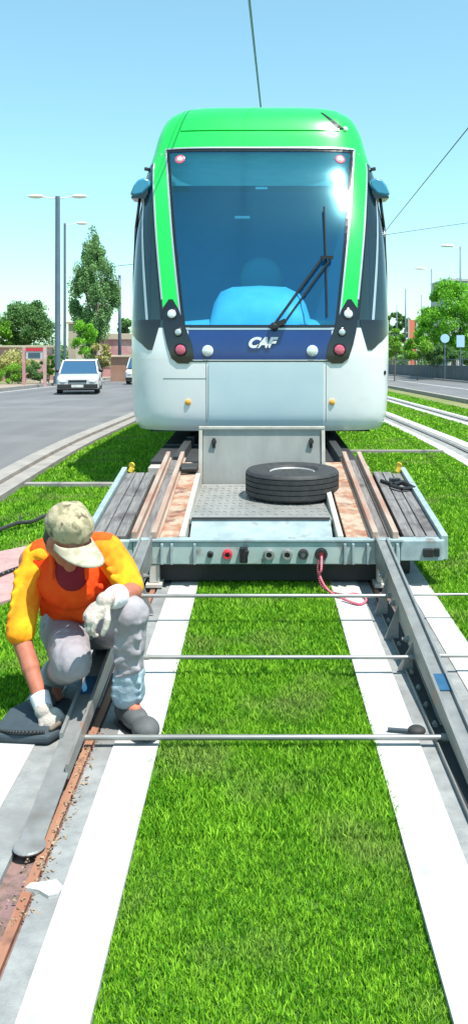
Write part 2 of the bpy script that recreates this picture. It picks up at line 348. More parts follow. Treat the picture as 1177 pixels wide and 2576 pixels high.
# grass blades
def blades(rects, mname='grass', name='grass', two=True):
    V = []; T = []; F3 = []; F4 = []; cnt = 0
    allv = []; allq = []; allt = []; tone = []
    for (x0, x1, y0, y1, dens, h, w) in rects:
        n = int((x1-x0)*(y1-y0)*dens)
        px = rng.uniform(x0-.006, x1+.006, n); py = rng.uniform(y0, y1, n)
        # bend, patchiness
        patch = .5+.5*np.sin(px*7.3+3*np.sin(py*3.1))*np.sin(py*5.7+2*np.sin(px*4.3))
        hh = h*rng.uniform(.55, 1.2, n)*(.75+.35*patch); ww = w*rng.uniform(.7, 1.3, n)
        an = rng.uniform(0, 2*np.pi, n); ln = rng.uniform(.1, .8, n)*hh; la = rng.uniform(0, 2*np.pi, n)
        z0 = np.array([gz(v) for v in py])-.021
        dx = np.cos(an)*ww/2; dy = np.sin(an)*ww/2; lx = np.cos(la)*ln; ly = np.sin(la)*ln
        pts = np.stack([np.stack([px-dx, py-dy, z0], 1), np.stack([px+dx, py+dy, z0], 1),
                        np.stack([px+dx*.8+lx*.35, py+dy*.8+ly*.35, z0+hh*.6], 1), np.stack([px-dx*.8+lx*.35, py-dy*.8+ly*.35, z0+hh*.6], 1),
                        np.stack([px+lx, py+ly, z0+hh], 1)], 1)
        allv.append(pts.reshape(-1, 3)); 
        p2 = np.sin(px*41+4*np.sin(py*23))*np.sin(py*37+3*np.sin(px*29)); t = np.clip(rng.normal(.45, .26, n)+.25*(patch-.5)+.22*p2, 0, 1); tone.append(np.repeat(t, 5)); cnt += n
    v = np.concatenate(allv); tn = np.concatenate(tone); base = np.arange(cnt)[:, None]*5
    q = base+np.array([[0, 1, 2, 3]]); t3 = base+np.array([[3, 2, 4]])
    me = bpy.data.meshes.new(name); me.vertices.add(len(v)); me.vertices.foreach_set('co', v.astype(np.float32).ravel())
    loops = np.concatenate([q, t3], 1).ravel(); me.loops.add(len(loops)); me.loops.foreach_set('vertex_index', loops.astype(np.int32))
    st = (np.arange(cnt)[:, None]*7+np.array([[0, 4]])).ravel(); me.polygons.add(cnt*2)
    me.polygons.foreach_set('loop_start', st.astype(np.int32)); me.polygons.foreach_set('loop_total', np.tile([4, 3], cnt).astype(np.int32))
    me.update(calc_edges=True)
    a = me.attributes.new('tone', 'FLOAT', 'POINT'); a.data.foreach_set('value', tn.astype(np.float32))
    me.materials.append(M[mname]); o = link(name, me); struct(o, 'stuff'); return o
g0, g1 = TC-.41, TC+.41; lx = TC-1.025; rx = TC+1.025; mx1 = 3.465-1.025
rects = [(g0, g1, 1.6, 2.6, 58000, .021, .0040), (g0, g1, 2.6, 3.8, 44000, .033, .0055), (g0, g1, 3.8, 6.2, 22000, .033, .007),
         (-1.6, lx, 3.2, 5.5, 16000, .033, .008), (LAWN0, lx, 5.5, 9, 7000, .033, .011), (LAWN0, lx, 9, 16, 2600, .045, .02),
         (rx, 1.75, 3.3, 5.2, 12000, .033, .008), (rx, mx1, 5.2, 8.5, 8000, .033, .011), (rx, mx1, 8.5, 13, 4000, .033, .018), (rx, mx1, 13, 26, 1200, .05, .035),
         (3.055, 3.875, 10, 30, 1400, .045, .035), (4.49, LAWN1, 15, 40, 600, .06, .06), (rx, 2.0, 4.3, 5.2, 8000, .033, .008)]
blades(rects)

# ---------------------------------------------------------------- loading ramps and tie bars
def zp(y): return -.298+.115*y       # the plane of ramps and trailer deck
def ramp(x, ytip, label, side):
    t = thing('loading_ramp', (x, ytip, 0), label, 'ramp', 'ramps from the trailer down to the rails')
    y1 = 5.12; zp = lambda y: .010+(y-ytip)*(globals()['zp'](y1)-.010)/(y1-ytip)
    top = B(); top.add([(x-.038, ytip, .002), (x+.038, ytip, .002), (x+.038, y1, zp(y1)-.012), (x-.038, y1, zp(y1)-.012),
                        (x-.038, ytip, zp(ytip)+.002), (x+.038, ytip, zp(ytip)+.002), (x+.038, y1, zp(y1)+.002), (x-.038, y1, zp(y1)+.002)],
                       [(3,2,1,0),(4,5,6,7),(0,1,5,4),(1,2,6,5),(2,3,7,6),(3,0,4,7)])
    obj('top_flange', top, M['steel'], t, bevel=.003)
    ya = ytip+.35
    web = B(); xw = x+side*.034
    ysm = 3.95
    web.hexa([(xw-.006, ya, zp(ya)-.02), (xw+.006, ya, zp(ya)-.02), (xw+.006, y1, zp(y1)-.13), (xw-.006, y1, zp(y1)-.13)],
             [(xw-.006, ya, zp(ya)+.03), (xw+.006, ya, zp(ya)+.03), (xw+.006, y1, zp(y1)+.035), (xw-.006, y1, zp(y1)+.035)])
    obj('web_plate', web, M['steel_rub'], t)
    w2 = B(); xw = x-side*.034
    w2.hexa([(xw-.006, ya+.2, zp(ya+.2)-.03), (xw+.006, ya+.2, zp(ya+.2)-.03), (xw+.006, y1, zp(y1)-.12), (xw-.006, y1, zp(y1)-.12)],
            [(xw-.006, ya+.2, zp(ya+.2)+.022), (xw+.006, ya+.2, zp(ya+.2)+.022), (xw+.006, y1, zp(y1)+.022), (xw-.006, y1, zp(y1)+.022)])
    obj('guide_plate', w2, M['steel'], t)
    bf = B(); bf.hexa([(x-.03, ya+.6, .004), (x+.03, ya+.6, .004), (x+.03, y1, zp(y1)-.135), (x-.03, y1, zp(y1)-.135)],
                      [(x-.03, ya+.6, .014), (x+.03, ya+.6, .014), (x+.03, y1, zp(y1)-.125), (x-.03, y1, zp(y1)-.125)])
    obj('bottom_flange', bf, M['steel_rub'], t)
    bl = B(); y = 3.38
    bl.hexa([(x-.040, y, zp(y)+.0035), (x+.027, y, zp(y)+.0035), (x+.027, y+.13, zp(y+.13)+.0035), (x-.040, y+.13, zp(y+.13)+.0035)],
            [(x-.040, y, zp(y)+.008), (x+.027, y, zp(y)+.008), (x+.027, y+.13, zp(y+.13)+.008), (x-.040, y+.13, zp(y+.13)+.008)])
    obj('blue_band', bl, M['blue_paint'], t)
    tp = B(); tp.lathe((x, ytip+.005, .012), (0, 0, 1), [(-.008, .046), (-.002, .05), (.003, .046)], 20)
    obj('rounded_tip', tp, M['steel'], t, smooth=False)
    for yy in (3.85, 4.25, 4.62):      # gusset brackets and bolts
        xi = x-side*(-.04); br = B(); s2 = side
        br.add([(xi, yy, zp(yy)-.02), (xi+s2*.07, yy, .012), (xi, yy, .012), (xi, yy+.012, zp(yy)-.02), (xi+s2*.07, yy+.012, .012), (xi, yy+.012, .012)],
               [(0,1,2),(3,5,4),(0,3,4,1),(1,4,5,2),(2,5,3,0)])
        obj('gusset', br, M['steel'], t)
        bo = B(); bo.lathe((xi, yy+.12, zp(yy)-.05), (side, 0, 0), [(0, .014), (.016, .014), (.016, .008), (.03, .008)], 8); obj('bolt', bo, M['steel'], t)
    return t
ramp(-.70, 2.53, 'scuffed steel ramp beam between the worker\'s legs, its rounded tip lying on the rail', 1)
ramp(.745, 2.36, 'long grey steel ramp beam at the right, brackets along its inner face', -1)
def bar(y, z, x0, x1, r, label, group='tie bars across the track'):
    t = thing('tie_bar', ((x0+x1)/2, y, z), label, 'bar', group)
    b = B(); b.cyl((x0, y, z), (x1, y, z), r, n=14); autosmooth(obj('pipe', b, M['pipe'], t))
    for x in (x0, x1):
        c = B(); c.lathe((x-.012, y, z), (1, 0, 0), [(0, r*.6), (0, r*1.35), (.024, r*1.35), (.024, r*.6)], 12); obj('end_collar', c, M['steel_rub'], t)
bar(3.16, .036, -.675, .70, .0105, 'nearest of the three steel bars across the grass, just in front of the shoe')
bar(3.82, .083, -.52, .70, .009, 'middle of the three steel bars across the grass strip')
bar(4.50, .15, -.64, .70, .010, 'farthest of the three steel bars across the grass, next to the trailer')
bar(3.84, .083, .78, 1.75, .009, 'steel bar sticking out to the right of the right ramp, nearer one')
bar(4.54, .145, .80, 2.0, .007, 'thin steel bar sticking out to the right of the right ramp, farther one')
# dark steel channel lying under the right ramp
t = thing('steel_channel', (.66, 3.6, 0), 'dark steel channel lying in the rail slot beneath the right ramp', 'channel')
b = B(); b.box(.675, .75, 2.2, 4.85, -.018, .012); obj('base', b, M['dark_steel'], t)
b = B(); b.box(.668, .6735, 2.2, 4.85, .0, .02); obj('side_lip', b, M['steel_rub'], t)
for k in range(9):
    bb = B(); y = 3.3+k*.17; bb.lathe((.69, y, .012), (0, 0, 1), [(0, .011), (.012, .011), (.012, .006), (.02, .006)], 6); obj('bolt', bb, M['steel'], t)
t = thing('pry_bar', (.50, 3.22, .01), 'small dark blue grey bar on the right concrete strip by the nearest bar', 'tool')
b = B(); b.cyl((.50, 3.27, .014), (.60, 3.25, .016), .008); obj('shaft', b, M['pad'], t)
b = B(); b.ell((.61, 3.25, .02), (.035, .03, .018)); obj('head', b, M['dark_steel'], t, smooth=True)
# dirt crumbs in the left rail slot
def crumbs(name, spots, n, sz, m, kind='stuff'):
    b = B()
    for _ in range(n):
        x0, x1, y0, y1, z = rnd.choice(spots); c = Vector((rnd.uniform(x0, x1), rnd.uniform(y0, y1), z)); s = sz*rnd.uniform(.4, 1.3)
        p = [c+Vector((rnd.uniform(-s, s), rnd.uniform(-s, s), rnd.uniform(-.2*s, s))) for _ in range(5)]
        b.add(p, [(0,1,2),(0,2,3),(0,3,4),(1,3,2),(1,4,3),(0,4,1)])
    return struct(obj(name, b, m), kind)
crumbs('dirt_crumbs', [(-.75, -.66, 1.8, 2.25, -.018), (-.70, -.60, 2.3, 3.3, -.006), (-.66, -.60, 2.2, 3.3, .0)], 700, .0065, mat('dirt', (.22, .16, .10), .95, col2=(.42, .30, .2), scale=60))
b = B(); pts = [(-.66, 2.345), (-.62, 2.335), (-.585, 2.31), (-.56, 2.32), (-.555, 2.35), (-.58, 2.38), (-.62, 2.37), (-.65, 2.365)]
b.prism(pts, 'z', -.02, .0095); tag(obj('plaster_splash', b, M['white_conc'], loc=None), 'white plaster splash across the grey mortar beside the ramp tip', 'splash')

# ---------------------------------------------------------------- trailer
TR = thing('flatbed_trailer', (0, 6.2, 0), 'low grey green flatbed trailer with rails, grey planks and an open front panel', 'trailer')
Y0, Y1 = 5.16, 7.05
def slab(b, x0, x1, y0, y1, d0, d1):   # slab following the deck plane, d = offset from plane
    return b.hexa([(x0, y0, zp(y0)+d0), (x1, y0, zp(y0)+d0), (x1, y1, zp(y1)+d0), (x0, y1, zp(y1)+d0)],
                  [(x0, y0, zp(y0)+d1), (x1, y0, zp(y0)+d1), (x1, y1, zp(y1)+d1), (x0, y1, zp(y1)+d1)])
# planks
for sg in (-1, 1):
    xa, xb = (-1.06, -.835) if sg < 0 else (.895, 1.115)
    n = 3; w = (xb-xa)/n
    for k in range(n):
        b = B(); slab(b, xa+k*w+.004, xa+(k+1)*w-.004, Y0+.06, 6.66-rnd.uniform(0, .05), -.04, -.006+rnd.uniform(-.004, .003)); obj('plank', b, M['planks'], TR, bevel=.004)
    b = B(); slab(b, *( (-1.105, -1.065) if sg < 0 else (1.12, 1.162)), Y0, 6.70, -.13, .02); obj('edge_rail', b, M['trailer_edge'], TR, bevel=.004)
    b = B(); slab(b, *((-1.10, -.52) if sg < 0 else (.52, 1.155)), Y0+.01, 6.7, -.09, -.045); obj('under_plate', b, M['dark_steel'], TR)
# deck rails (two each side), lying proud of the deck and running past the rear
for x, w in ((-.775, .034), (-.655, .034), (.71, .036), (.835, .036)):
    b = B(); slab(b, x-w/2, x+w/2, Y0-.02, Y1+.02, .003, .05); slab(b, x-w*.9, x+w*.9, Y0, Y1, -.012, .0035)
    obj('deck_rail', b, M['rail_deck'], TR, bevel=.004)
b = B(); slab(b, -.625, -.50, Y0+.02, Y1-.1, -.043, -.010); obj('rust_plate', b, M['rust_plate'], TR)
b = B(); slab(b, .54, .68, Y0+.02, Y1-.1, -.043, -.010); obj('rust_plate', b, M['rust_plate'], TR)
for x0, x1 in ((-.755, -.675), (.735, .81)):
    b = B(); slab(b, x0, x1, Y0+.02, Y1-.02, -.043, -.014); obj('channel_floor', b, M['planks'], TR)
# centre well sides and front face
for x in (-.485, .50):
    b = B(); slab(b, x-.018, x+.018, Y0+.02, 6.55, -.16, .012); obj('inner_frame', b, M['white_frame'], TR, bevel=.004)
zt = zp(Y0)
b = B()
b.box(-.78, .86, Y0-.035, Y0+.018, zt-.15, zt-.012); obj('front_beam', b, M['trailer'], TR, bevel=.006)
b = B(); b.box(-1.105, -.783, Y0-.03, Y0+.015, zt-.14, zt-.006); obj('front_wing', b, M['trailer'], TR, bevel=.006)
b = B(); b.prism([(.863, Y0-.03), (1.12, Y0-.03), (1.165, Y0+.03), (1.165, Y0+.12), (.863, Y0+.06)], 'z', zt-.13, zt-.004); obj('front_wing', b, M['trailer_edge'], TR, bevel=.006)
b = B(); b.box(-.80, .88, Y0-.045, Y0+.02, zt-.0105, zt+.004); obj('top_lip', b, M['trailer_edge'], TR, bevel=.003)
for x in (-.60, -.54, -.40, .52, .57, .66, .84):
    b = B(); b.box(x-.008, x+.008, Y0-.062, Y0-.036, zt-.145, zt-.018); obj('rib', b, M['trailer_edge'], TR, bevel=.003)
b = B(); b.box(-.76, .80, Y0+.06, Y0+.6, .02, zt-.155); obj('added_shade_block', b, M['dark_steel'], TR)  # added dark block that shuts out fill light under the trailer front
# sockets
def socket(x, z, r, m, m2):
    b = B(); b.lathe((x, Y0-.035, z), (0, -1, 0), [(0, r*1.15), (.012, r*1.15), (.014, r), (.035, r*.95), (.035, r*.6), (.02, r*.55)], 18)
    s = obj('socket', b, m, TR); autosmooth(s)
    b = B(); b.lathe((x, Y0-.056, z), (0, -1, 0), [(0, r*.53), (.004, r*.5)], 14); obj('socket_face', b, m2, s)
for x, r, m, m2 in ((-.305, .017, M['black'], M['black']), (-.20, .026, M['red'], M['black']), (.055, .03, M['steel'], M['black']), (.165, .03, M['steel'], M['black']), (.265, .028, M['dark_steel'], M['steel']), (.375, .034, M['black'], M['red'])):
    socket(x, zt-.085, r, m, m2)
b = B(); b.box(-.125, -.075, Y0-.075, Y0-.036, zt-.13, zt-.04); b.cyl((-.1, Y0-.09, zt-.12), (-.08, Y0-.09, zt-.05), .016); obj('plug_box', b, M['black'], TR, bevel=.004)
b = B(); b.box(1.0, 1.06, Y0-.062, Y0-.031, zt-.10, zt-.05); b.box(1.07, 1.10, Y0-.05, Y0-.02, zt-.10, zt-.05); obj('marker_light', b, M['black'], TR, bevel=.004)
for x0, x1 in ((-.70, -.60), (.70, .80)):
    b = B(); b.box(x0, x1, Y0-.06, Y0+.06, .006, .03); b.box(x0+.02, x1-.02, Y0-.03, Y0+.03, .031, zt-.153); obj('support_leg', b, M['white_frame'], TR, bevel=.004)
# platform (raised lid), sloped front panel, folding panel behind
zl = .335
b = B(); b.box(-.47, .485, 5.52, 6.80, zl-.03, zl)
for i in range(13):
    for j in range(19):
        x = -.44+j*.05; y = 5.56+i*.095
        s = 1 if (i+j) % 2 else -1
        b.beam((x-.012, y-.014*s, zl+.0015), (x+.012, y+.014*s, zl+.0015), .006, .004)
obj('platform', b, M['checker'], TR)
b = B(); b.hexa([(-.45, 5.28, .215), (.465, 5.28, .215), (.465, 5.52, .29), (-.45, 5.52, .29)], [(-.45, 5.26, .235), (.465, 5.26, .235), (.465, 5.515, .333), (-.45, 5.515, .333)])
obj('sloped_panel', b, M['trailer_edge'], TR, bevel=.004)
b = B(); b.box(-.45, .465, 5.20, 5.279, .17, .20); obj('step_plate', b, M['panel'], TR)
b = B(); b.box(-.47, .485, 5.30, 7.0, .10, .16); obj('well_floor', b, M['dark_steel'], TR)
b = B(); b.cyl((-.45, 5.50, .345), (.46, 5.50, .345), .008); obj('hinge_rod', b, M['black'], TR)
FP_y = 6.84
b = B(); b.hexa([(-.47, FP_y, zl-.01), (.50, FP_y, zl-.01), (.50, FP_y+.02, zl-.01), (-.47, FP_y+.02, zl-.01)],
                [(-.47, FP_y+.07, .765), (.50, FP_y+.07, .765), (.50, FP_y+.09, .765), (-.47, FP_y+.09, .765)])
obj('upright_panel', b, M['panel'], TR)
for x in (-.49, .52):
    b = B(); b.beam((x, FP_y-.005, zl-.05), (x, FP_y+.07, .79), .03, .035, up=(0, 1, 0)); obj('panel_post', b, M['white_frame'], TR, bevel=.004)
b = B(); b.beam((-.505, FP_y+.06, .785), (.535, FP_y+.06, .785), .03, .022); obj('panel_top', b, M['white_frame'], TR, bevel=.003)
for x in (-.38, .42):
    b = B(); b.box(x-.012, x+.012, FP_y+.028, FP_y+.05, .62, .70); b.box(x-.02, x+.02, FP_y+.018, FP_y+.045, .66, .685); obj('latch', b, M['dark_steel'], TR)
b = B(); b.box(-.92, -.5, 6.86, 7.05, .30, zp(7.0)-.05); obj('rear_plate', b, M['white_frame'], TR)
b = B(); b.box(.54, .9, 6.86, 7.05, .30, zp(7.0)-.05); obj('rear_plate', b, M['white_frame'], TR)
b = B(); b.box(-.64, -.50, 6.62, 6.80, zp(6.7)-.02, zp(6.7)+.035); b.cyl((-.62, 6.58, zp(6.6)+.03), (-.50, 6.60, zp(6.6)+.03), .02); obj('winch', b, M['dark_steel'], TR, bevel=.005)
for sg, x in ((-1, -1.03), (1, 1.09)):
    b = B(); y = 6.63; b.cyl((x, y, zp(y)), (x+.015, y, zp(y)+.03), .022); b.lathe((x+.01, y-.01, zp(y)+.05), (.3, 1, .2), [(0, .012), (0, .024), (.014, .024), (.014, .012)], 14)
    obj('lashing_eye', b, M['yellow'], TR)
for x in (-.84, .855):
    b = B(); b.cyl((x*.98, 5.4, .08), (x*1.12, 5.4, .08), .07, n=16); obj('rear_roller', b, M['rubber'], TR)
# strap on right planks
b = B(); y = 6.25
b.tube([(.92, 6.35, zp(6.35)+.012), (1.0, 6.25, zp(6.25)+.014), (1.08, 6.32, zp(6.32)+.012), (1.14, 6.16, zp(6.16)+.014), (1.04, 6.12, zp(6.12)+.018), (.97, 6.2, zp(6.2)+.02)], .014)
b.box(.98, 1.06, 6.3, 6.36, zp(6.33)+.002, zp(6.33)+.035)
tag(obj('ratchet_strap', b, M['black'], loc=(1.03, 6.25, zp(6.25))), 'black ratchet strap lying on the right grey planks of the trailer', 'strap')
# spare tyre on the platform
TY = thing('spare_tyre', (.242, 6.30, zl+.004), 'black spare tyre with pale rim lying flat on the trailer platform', 'tyre')
b = B(); Rt = .352
pr = [(0, .17), (.0, .30), (.012, .33), (.03, .347)]
z = .03
for k in range(4):
    pr += [(z, Rt), (z+.028, Rt), (z+.030, Rt-.009), (z+.035, Rt-.009), (z+.037, Rt)]; z += .037
pr += [(.19, .347), (.202, .335), (.209, .30), (.202, .20), (.18, .175)]
b.lathe((.242, 6.30, zl+.004), (0, 0, 1), pr, 56); autosmooth(obj('tyre', b, M['rubber'], TY), 30)
b = B(); b.lathe((.242, 6.30, zl+.155), (0, 0, 1), [(0, .170), (.035, .172), (.038, .165), (.01, .15), (.0, .12), (.02, .08), (.022, .04)], 40); autosmooth(obj('rim', b, M['rim'], TY), 30)
for k in range(8):
    a = k*math.pi/4; b = B(); b.cyl((.245+.075*math.cos(a), 6.30+.075*math.sin(a), zl+.165), (.245+.075*math.cos(a), 6.30+.075*math.sin(a), zl+.185), .012, n=6); obj('hub_bolt', b, M['dark_steel'], TY)
# red cable
def spline(pts, n=8):
    out = []; P = [Vector(p) for p in pts]; P = [P[0]]+P+[P[-1]]
    for i in range(1, len(P)-2):
        for k in range(n):
            t = k/n; a, b_, c, d = P[i-1], P[i], P[i+1], P[i+2]
            out.append(.5*((2*b_)+(-a+c)*t+(2*a-5*b_+4*c-d)*t*t+(-a+3*b_-3*c+d)*t**3))
    out.append(P[-2]); return out
b = B(); b.tube(spline([(.375, Y0-.07, zt-.09), (.37, Y0-.11, zt-.16), (.36, Y0-.10, .10), (.40, Y0-.14, .03), (.47, Y0-.25, .012), (.56, Y0-.18, .012), (.62, Y0-.28, .012), (.57, Y0-.38, .012), (.48, Y0-.30, .02)]), .0075, 8)
tag(obj('red_cable', b, M['cable'], loc=(.45, Y0-.2, 0), smooth=True), 'thin pinkish red cable hanging from the trailer socket to the concrete', 'cable')
b = B(); b.tube(spline([(.36, Y0-.06, zt-.10), (.35, Y0-.09, .12), (.38, Y0-.13, .03), (.5, Y0-.2, .01), (.66, Y0-.22, .012)]), .006, 8)
tag(obj('black_cable', b, mat('dark_red_cable', (.20, .03, .05), .5), loc=(.45, Y0-.2, 0), smooth=True), 'dark maroon cable beside the pinkish one under the trailer socket', 'cable')
# hose and branch left
b = B(); b.tube(spline([(-1.75, 5.05, .02), (-1.62, 5.42, .02), (-1.5, 5.5, .03), (-1.36, 5.55, .02), (-1.25, 5.8, .03), (-1.12, 5.95, .03)]), .016, 8)
tag(obj('black_hose', b, M['black'], loc=(-1.4, 5.5, 0), smooth=True), 'black hose lying on the lawn behind the worker', 'hose')
b = B(); b.tube(spline([(-2.05, 6.55, .02), (-1.95, 6.7, .04), (-1.86, 6.8, .03), (-1.78, 6.95, .05)]), .016, 6); b.tube([(-1.93, 6.72, .03), (-1.98, 6.9, .05)], .01, 6)
tag(obj('dark_stick', b, M['dark_steel'], loc=(-1.9, 6.75, 0)), 'short dark stick on the lawn near the road kerb', 'stick')
b = B(); b.ell((-1.13, 6.55, .06), (.10, .16, .07)); b.ell((-1.22, 6.35, .04), (.08, .1, .04))
tag(obj('brown_bundle', b, mat('brown_canvas', (.42, .22, .20), .9, col2=(.28, .18, .15), scale=20, bump=.6), loc=(-1.15, 6.5, 0), smooth=True), 'reddish brown bundle on the ground left of the trailer corner', 'bundle')

# low loader under the tram
LL = thing('low_loader', (0, 12, 0), 'dark steel low loader carrying the tram, in deep shade underneath it', 'trailer')
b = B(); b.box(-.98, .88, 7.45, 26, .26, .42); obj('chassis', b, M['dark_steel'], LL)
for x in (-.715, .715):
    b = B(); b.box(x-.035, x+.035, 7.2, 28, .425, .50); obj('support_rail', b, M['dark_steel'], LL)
for y in (8.8, 10.2, 11.6, 19, 20.4, 21.8):
    for x in (-.72, .72):
        b = B(); b.cyl((x-.12, y, gz(y)+.18), (x+.12, y, gz(y)+.18), .18, n=20); obj('wheel', b, M['rubber'], LL)

# ---------------------------------------------------------------- tram
KP = [(.60, 1.26, 8.26, .84), (.66, 1.29, 8.21, .87), (.75, 1.31, 8.185, .89), (1.0, 1.325, 8.165, .9), (1.35, 1.33, 8.15, .9), (1.62, 1.33, 8.17, .9), (2.0, 1.33, 8.25, .9),
      (2.5, 1.325, 8.41, .9), (3.0, 1.30, 8.665, .9), (3.3, 1.265, 8.85, .88), (3.56, 1.20, 8.965, .85), (3.78, 1.15, 9.06, .8), (3.97, 1.08, 9.19, .8), (4.10, .99, 9.40, .9), (4.17, .88, 9.62, .9), (4.20, .60, 10.0, .6)]
KZ = [k[0] for k in KP]
def herm(z, c):
    z = min(max(z, KZ[0]), KZ[-1]); i = max(j for j in range(len(KZ)-1) if KZ[j] <= z)
    def sl(j):
        if j == 0: return (KP[1][c]-KP[0][c])/(KZ[1]-KZ[0])
        if j == len(KZ)-1: return (KP[-1][c]-KP[-2][c])/(KZ[-1]-KZ[-2])
        a = (KP[j][c]-KP[j-1][c])/(KZ[j]-KZ[j-1]); b_ = (KP[j+1][c]-KP[j][c])/(KZ[j+1]-KZ[j])
        return 0 if a*b_ <= 0 else 2*a*b_/(a+b_)
    h = KZ[i+1]-KZ[i]; t = (z-KZ[i])/h
    return (2*t**3-3*t*t+1)*KP[i][c]+(t**3-2*t*t+t)*h*sl(i)+(-2*t**3+3*t*t)*KP[i+1][c]+(t**3-t*t)*h*sl(i+1)
NEXP = 5.0; YB = 27.0
_oc = {}
def outline(z):
    k = round(z, 5)
    if k in _oc: return _oc[k]
    w, y0, L = herm(z, 1), herm(z, 2), herm(z, 3); pts = []
    for i in range(31):
        u = .88*i/30; pts.append((w*u, y0+L*(1-(1-u**NEXP)**(1/NEXP))))
    d0 = 1-(1-.88**NEXP)**(1/NEXP)
    for i in range(1, 31):
        v = d0+(1-d0)*(i/30)**1.2; u = max(0, 1-(1-v)**NEXP)**(1/NEXP); pts.append((w*u, y0+L*v))
    pts.append((w, YB))
    a = np.array(pts); s = np.concatenate([[0], np.cumsum(np.hypot(*np.diff(a, axis=0).T))])
    _oc[k] = (a, s); return _oc[k]
def P(z, s):
    a, ss = outline(z); q = abs(s); x = float(np.interp(q, ss, a[:, 0])); y = float(np.interp(q, ss, a[:, 1]))
    return Vector((math.copysign(x, s) if s else 0.0, y, z))
def sx(z, x):     # arc length where the outline reaches |x|
    a, ss = outline(z); s = float(np.interp(abs(x), a[:-1, 0], ss[:-1])); return math.copysign(s, x)
def sy(z, y):     # arc length where the side reaches depth y
    a, ss = outline(z); return float(np.interp(y, a[:, 1], ss))
def SN(z, s):
    e = .004; a = P(z, s+e)-P(z, s-e); b_ = P(z+e, s)-P(z-e, s); n = a.cross(b_).normalized()
    return n
def patch(b, sl, sr, z0, z1, nu, nv, off=0.0, zs=None):
    vs = []; fs = []
    zs = zs or [z0+(z1-z0)*j/nv for j in range(nv+1)]
    for z in zs:
        a, c = sl(z), sr(z)
        for i in range(nu+1):
            s = a+(c-a)*i/nu; p = P(z, s)
            if off: p = p+SN(z, s)*off
            vs.append(p)
    for j in range(len(zs)-1):
        for i in range(nu):
            fs.append((j*(nu+1)+i, j*(nu+1)+i+1, (j+1)*(nu+1)+i+1, (j+1)*(nu+1)+i))
    b.add(vs, fs); return b
def rim_patch(b, sl, sr, z0, z1, nu, nv, off):    # patch with edges folded back to the body (a solid plate)
    n0 = len(b.v); patch(b, sl, sr, z0, z1, nu, nv, off); n1 = len(b.v)
    zs = [z0+(z1-z0)*j/nv for j in range(nv+1)]
    idx = [(0, i) for i in range(nu+1)]+[(j, nu) for j in range(1, nv+1)]+[(nv, i) for i in range(nu-1, -1, -1)]+[(j, 0) for j in range(nv-1, 0, -1)]
    lo = []
    for j, i in idx:
        z = zs[j]; a, c = sl(z), sr(z); s = a+(c-a)*i/nu; lo.append(P(z, s)-SN(z, s)*.012)
    o = len(b.v); b.v += [tuple(p) for p in lo]; m = len(idx)
    for k in range(m):
        a0 = n0+idx[k][0]*(nu+1)+idx[k][1]; k2 = (k+1) % m; a1 = n0+idx[k2][0]*(nu+1)+idx[k2][1]
        b.f.append((a0, a1, o+k2, o+k))
    return b
def lerpk(keys):
    zs = [k[0] for k in keys]; v = [k[1] for k in keys]
    return lambda z: float(np.interp(z, zs, v))
TM = thing('tram', (0, 9, .6), 'white tram with bright green front frame and big windscreen, facing the camera', 'tram')
SEND = lambda z: sy(z, YB)
wsx = lerpk([(1.62, .765), (3.56, 1.02)]); gx = lerpk([(1.31, .90), (1.88, .965), (3.3, 1.15), (3.56, 1.17)])
WS = lambda z: sx(z, wsx(z)); G = lambda z: sx(z, gx(z)*herm(z, 1)/1.33 if z > 3.0 else gx(z))
G = lambda z: sx(z, min(gx(z), herm(z, 1)*.93))
b = B()
def full(b, z0, z1, nv, inner, zs=None):
    e1 = lambda z: sx(z, herm(z, 1)*.9); e2 = lambda z: sy(z, herm(z, 2)+herm(z, 3))
    for sgn in (1, -1):
        patch(b, lambda z: sgn*inner(z), lambda z: sgn*e1(z), z0, z1, 24, nv, zs=zs)
        patch(b, lambda z: sgn*e1(z), lambda z: sgn*e2(z), z0, z1, 20, nv, zs=zs)
        patch(b, lambda z: sgn*e2(z), lambda z: sgn*SEND(z), z0, z1, 6, nv, zs=zs)
full(b, .60, 1.31, 24, lambda z: 0.0, zs=[.60, .615, .63, .65, .67, .70, .74, .79, .85, .92, 1.0, 1.08, 1.16, 1.24, 1.31])
full(b, 1.31, 1.62, 8, lambda z: sx(z, .69))
# body side above the window line is split into pillars
SWF = lambda z: sy(z, 10.05)
def ring(ya, yb): return (lambda z: sy(z, ya)), (lambda z: sy(z, yb))
for ya, yb in ((10.05, 10.18), (11.55, 11.7), (13.6, 13.75), (16.0, 16.2), (18.4, 18.6), (20.8, 21.0), (23.2, 23.4), (25.6, 27.0)):
    a, c = ring(ya, yb)
    for sgn in (1, -1): patch(b, lambda z: sgn*a(z), lambda z: sgn*c(z), 1.62, 3.42, 1, 10)
body = autosmooth(obj('body', b, M['t_white'], TM), 40)
b = B()
full(b, 3.42, 4.20, 10, lambda z: (WS(z) if z < 3.561 else 0.0), zs=[3.42, 3.49, 3.56])
full(b, 3.56, 4.20, 10, lambda z: 0.0, zs=[3.56, 3.62, 3.68, 3.75, 3.82, 3.88, 3.94, 3.99, 4.04, 4.08, 4.11, 4.135, 4.155, 4.17, 4.185, 4.20])
a_, s_ = outline(4.20); pl = [P(4.20, -s) for s in s_[::-1]]+[P(4.20, s) for s in s_[1:]]
b.add(pl, [tuple(range(len(pl)))])
for sgn in (1, -1): patch(b, lambda z: sgn*WS(z), lambda z: sgn*G(z), 1.62, 3.42, 6, 24)
autosmooth(obj('green_shell', b, M['t_green'], TM), 50)
b = B(); patch(b, lambda z: -WS(z), WS, 1.62, 3.56, 40, 30, off=-.012); obj('windscreen', b, M['ws'], TM, smooth=True)
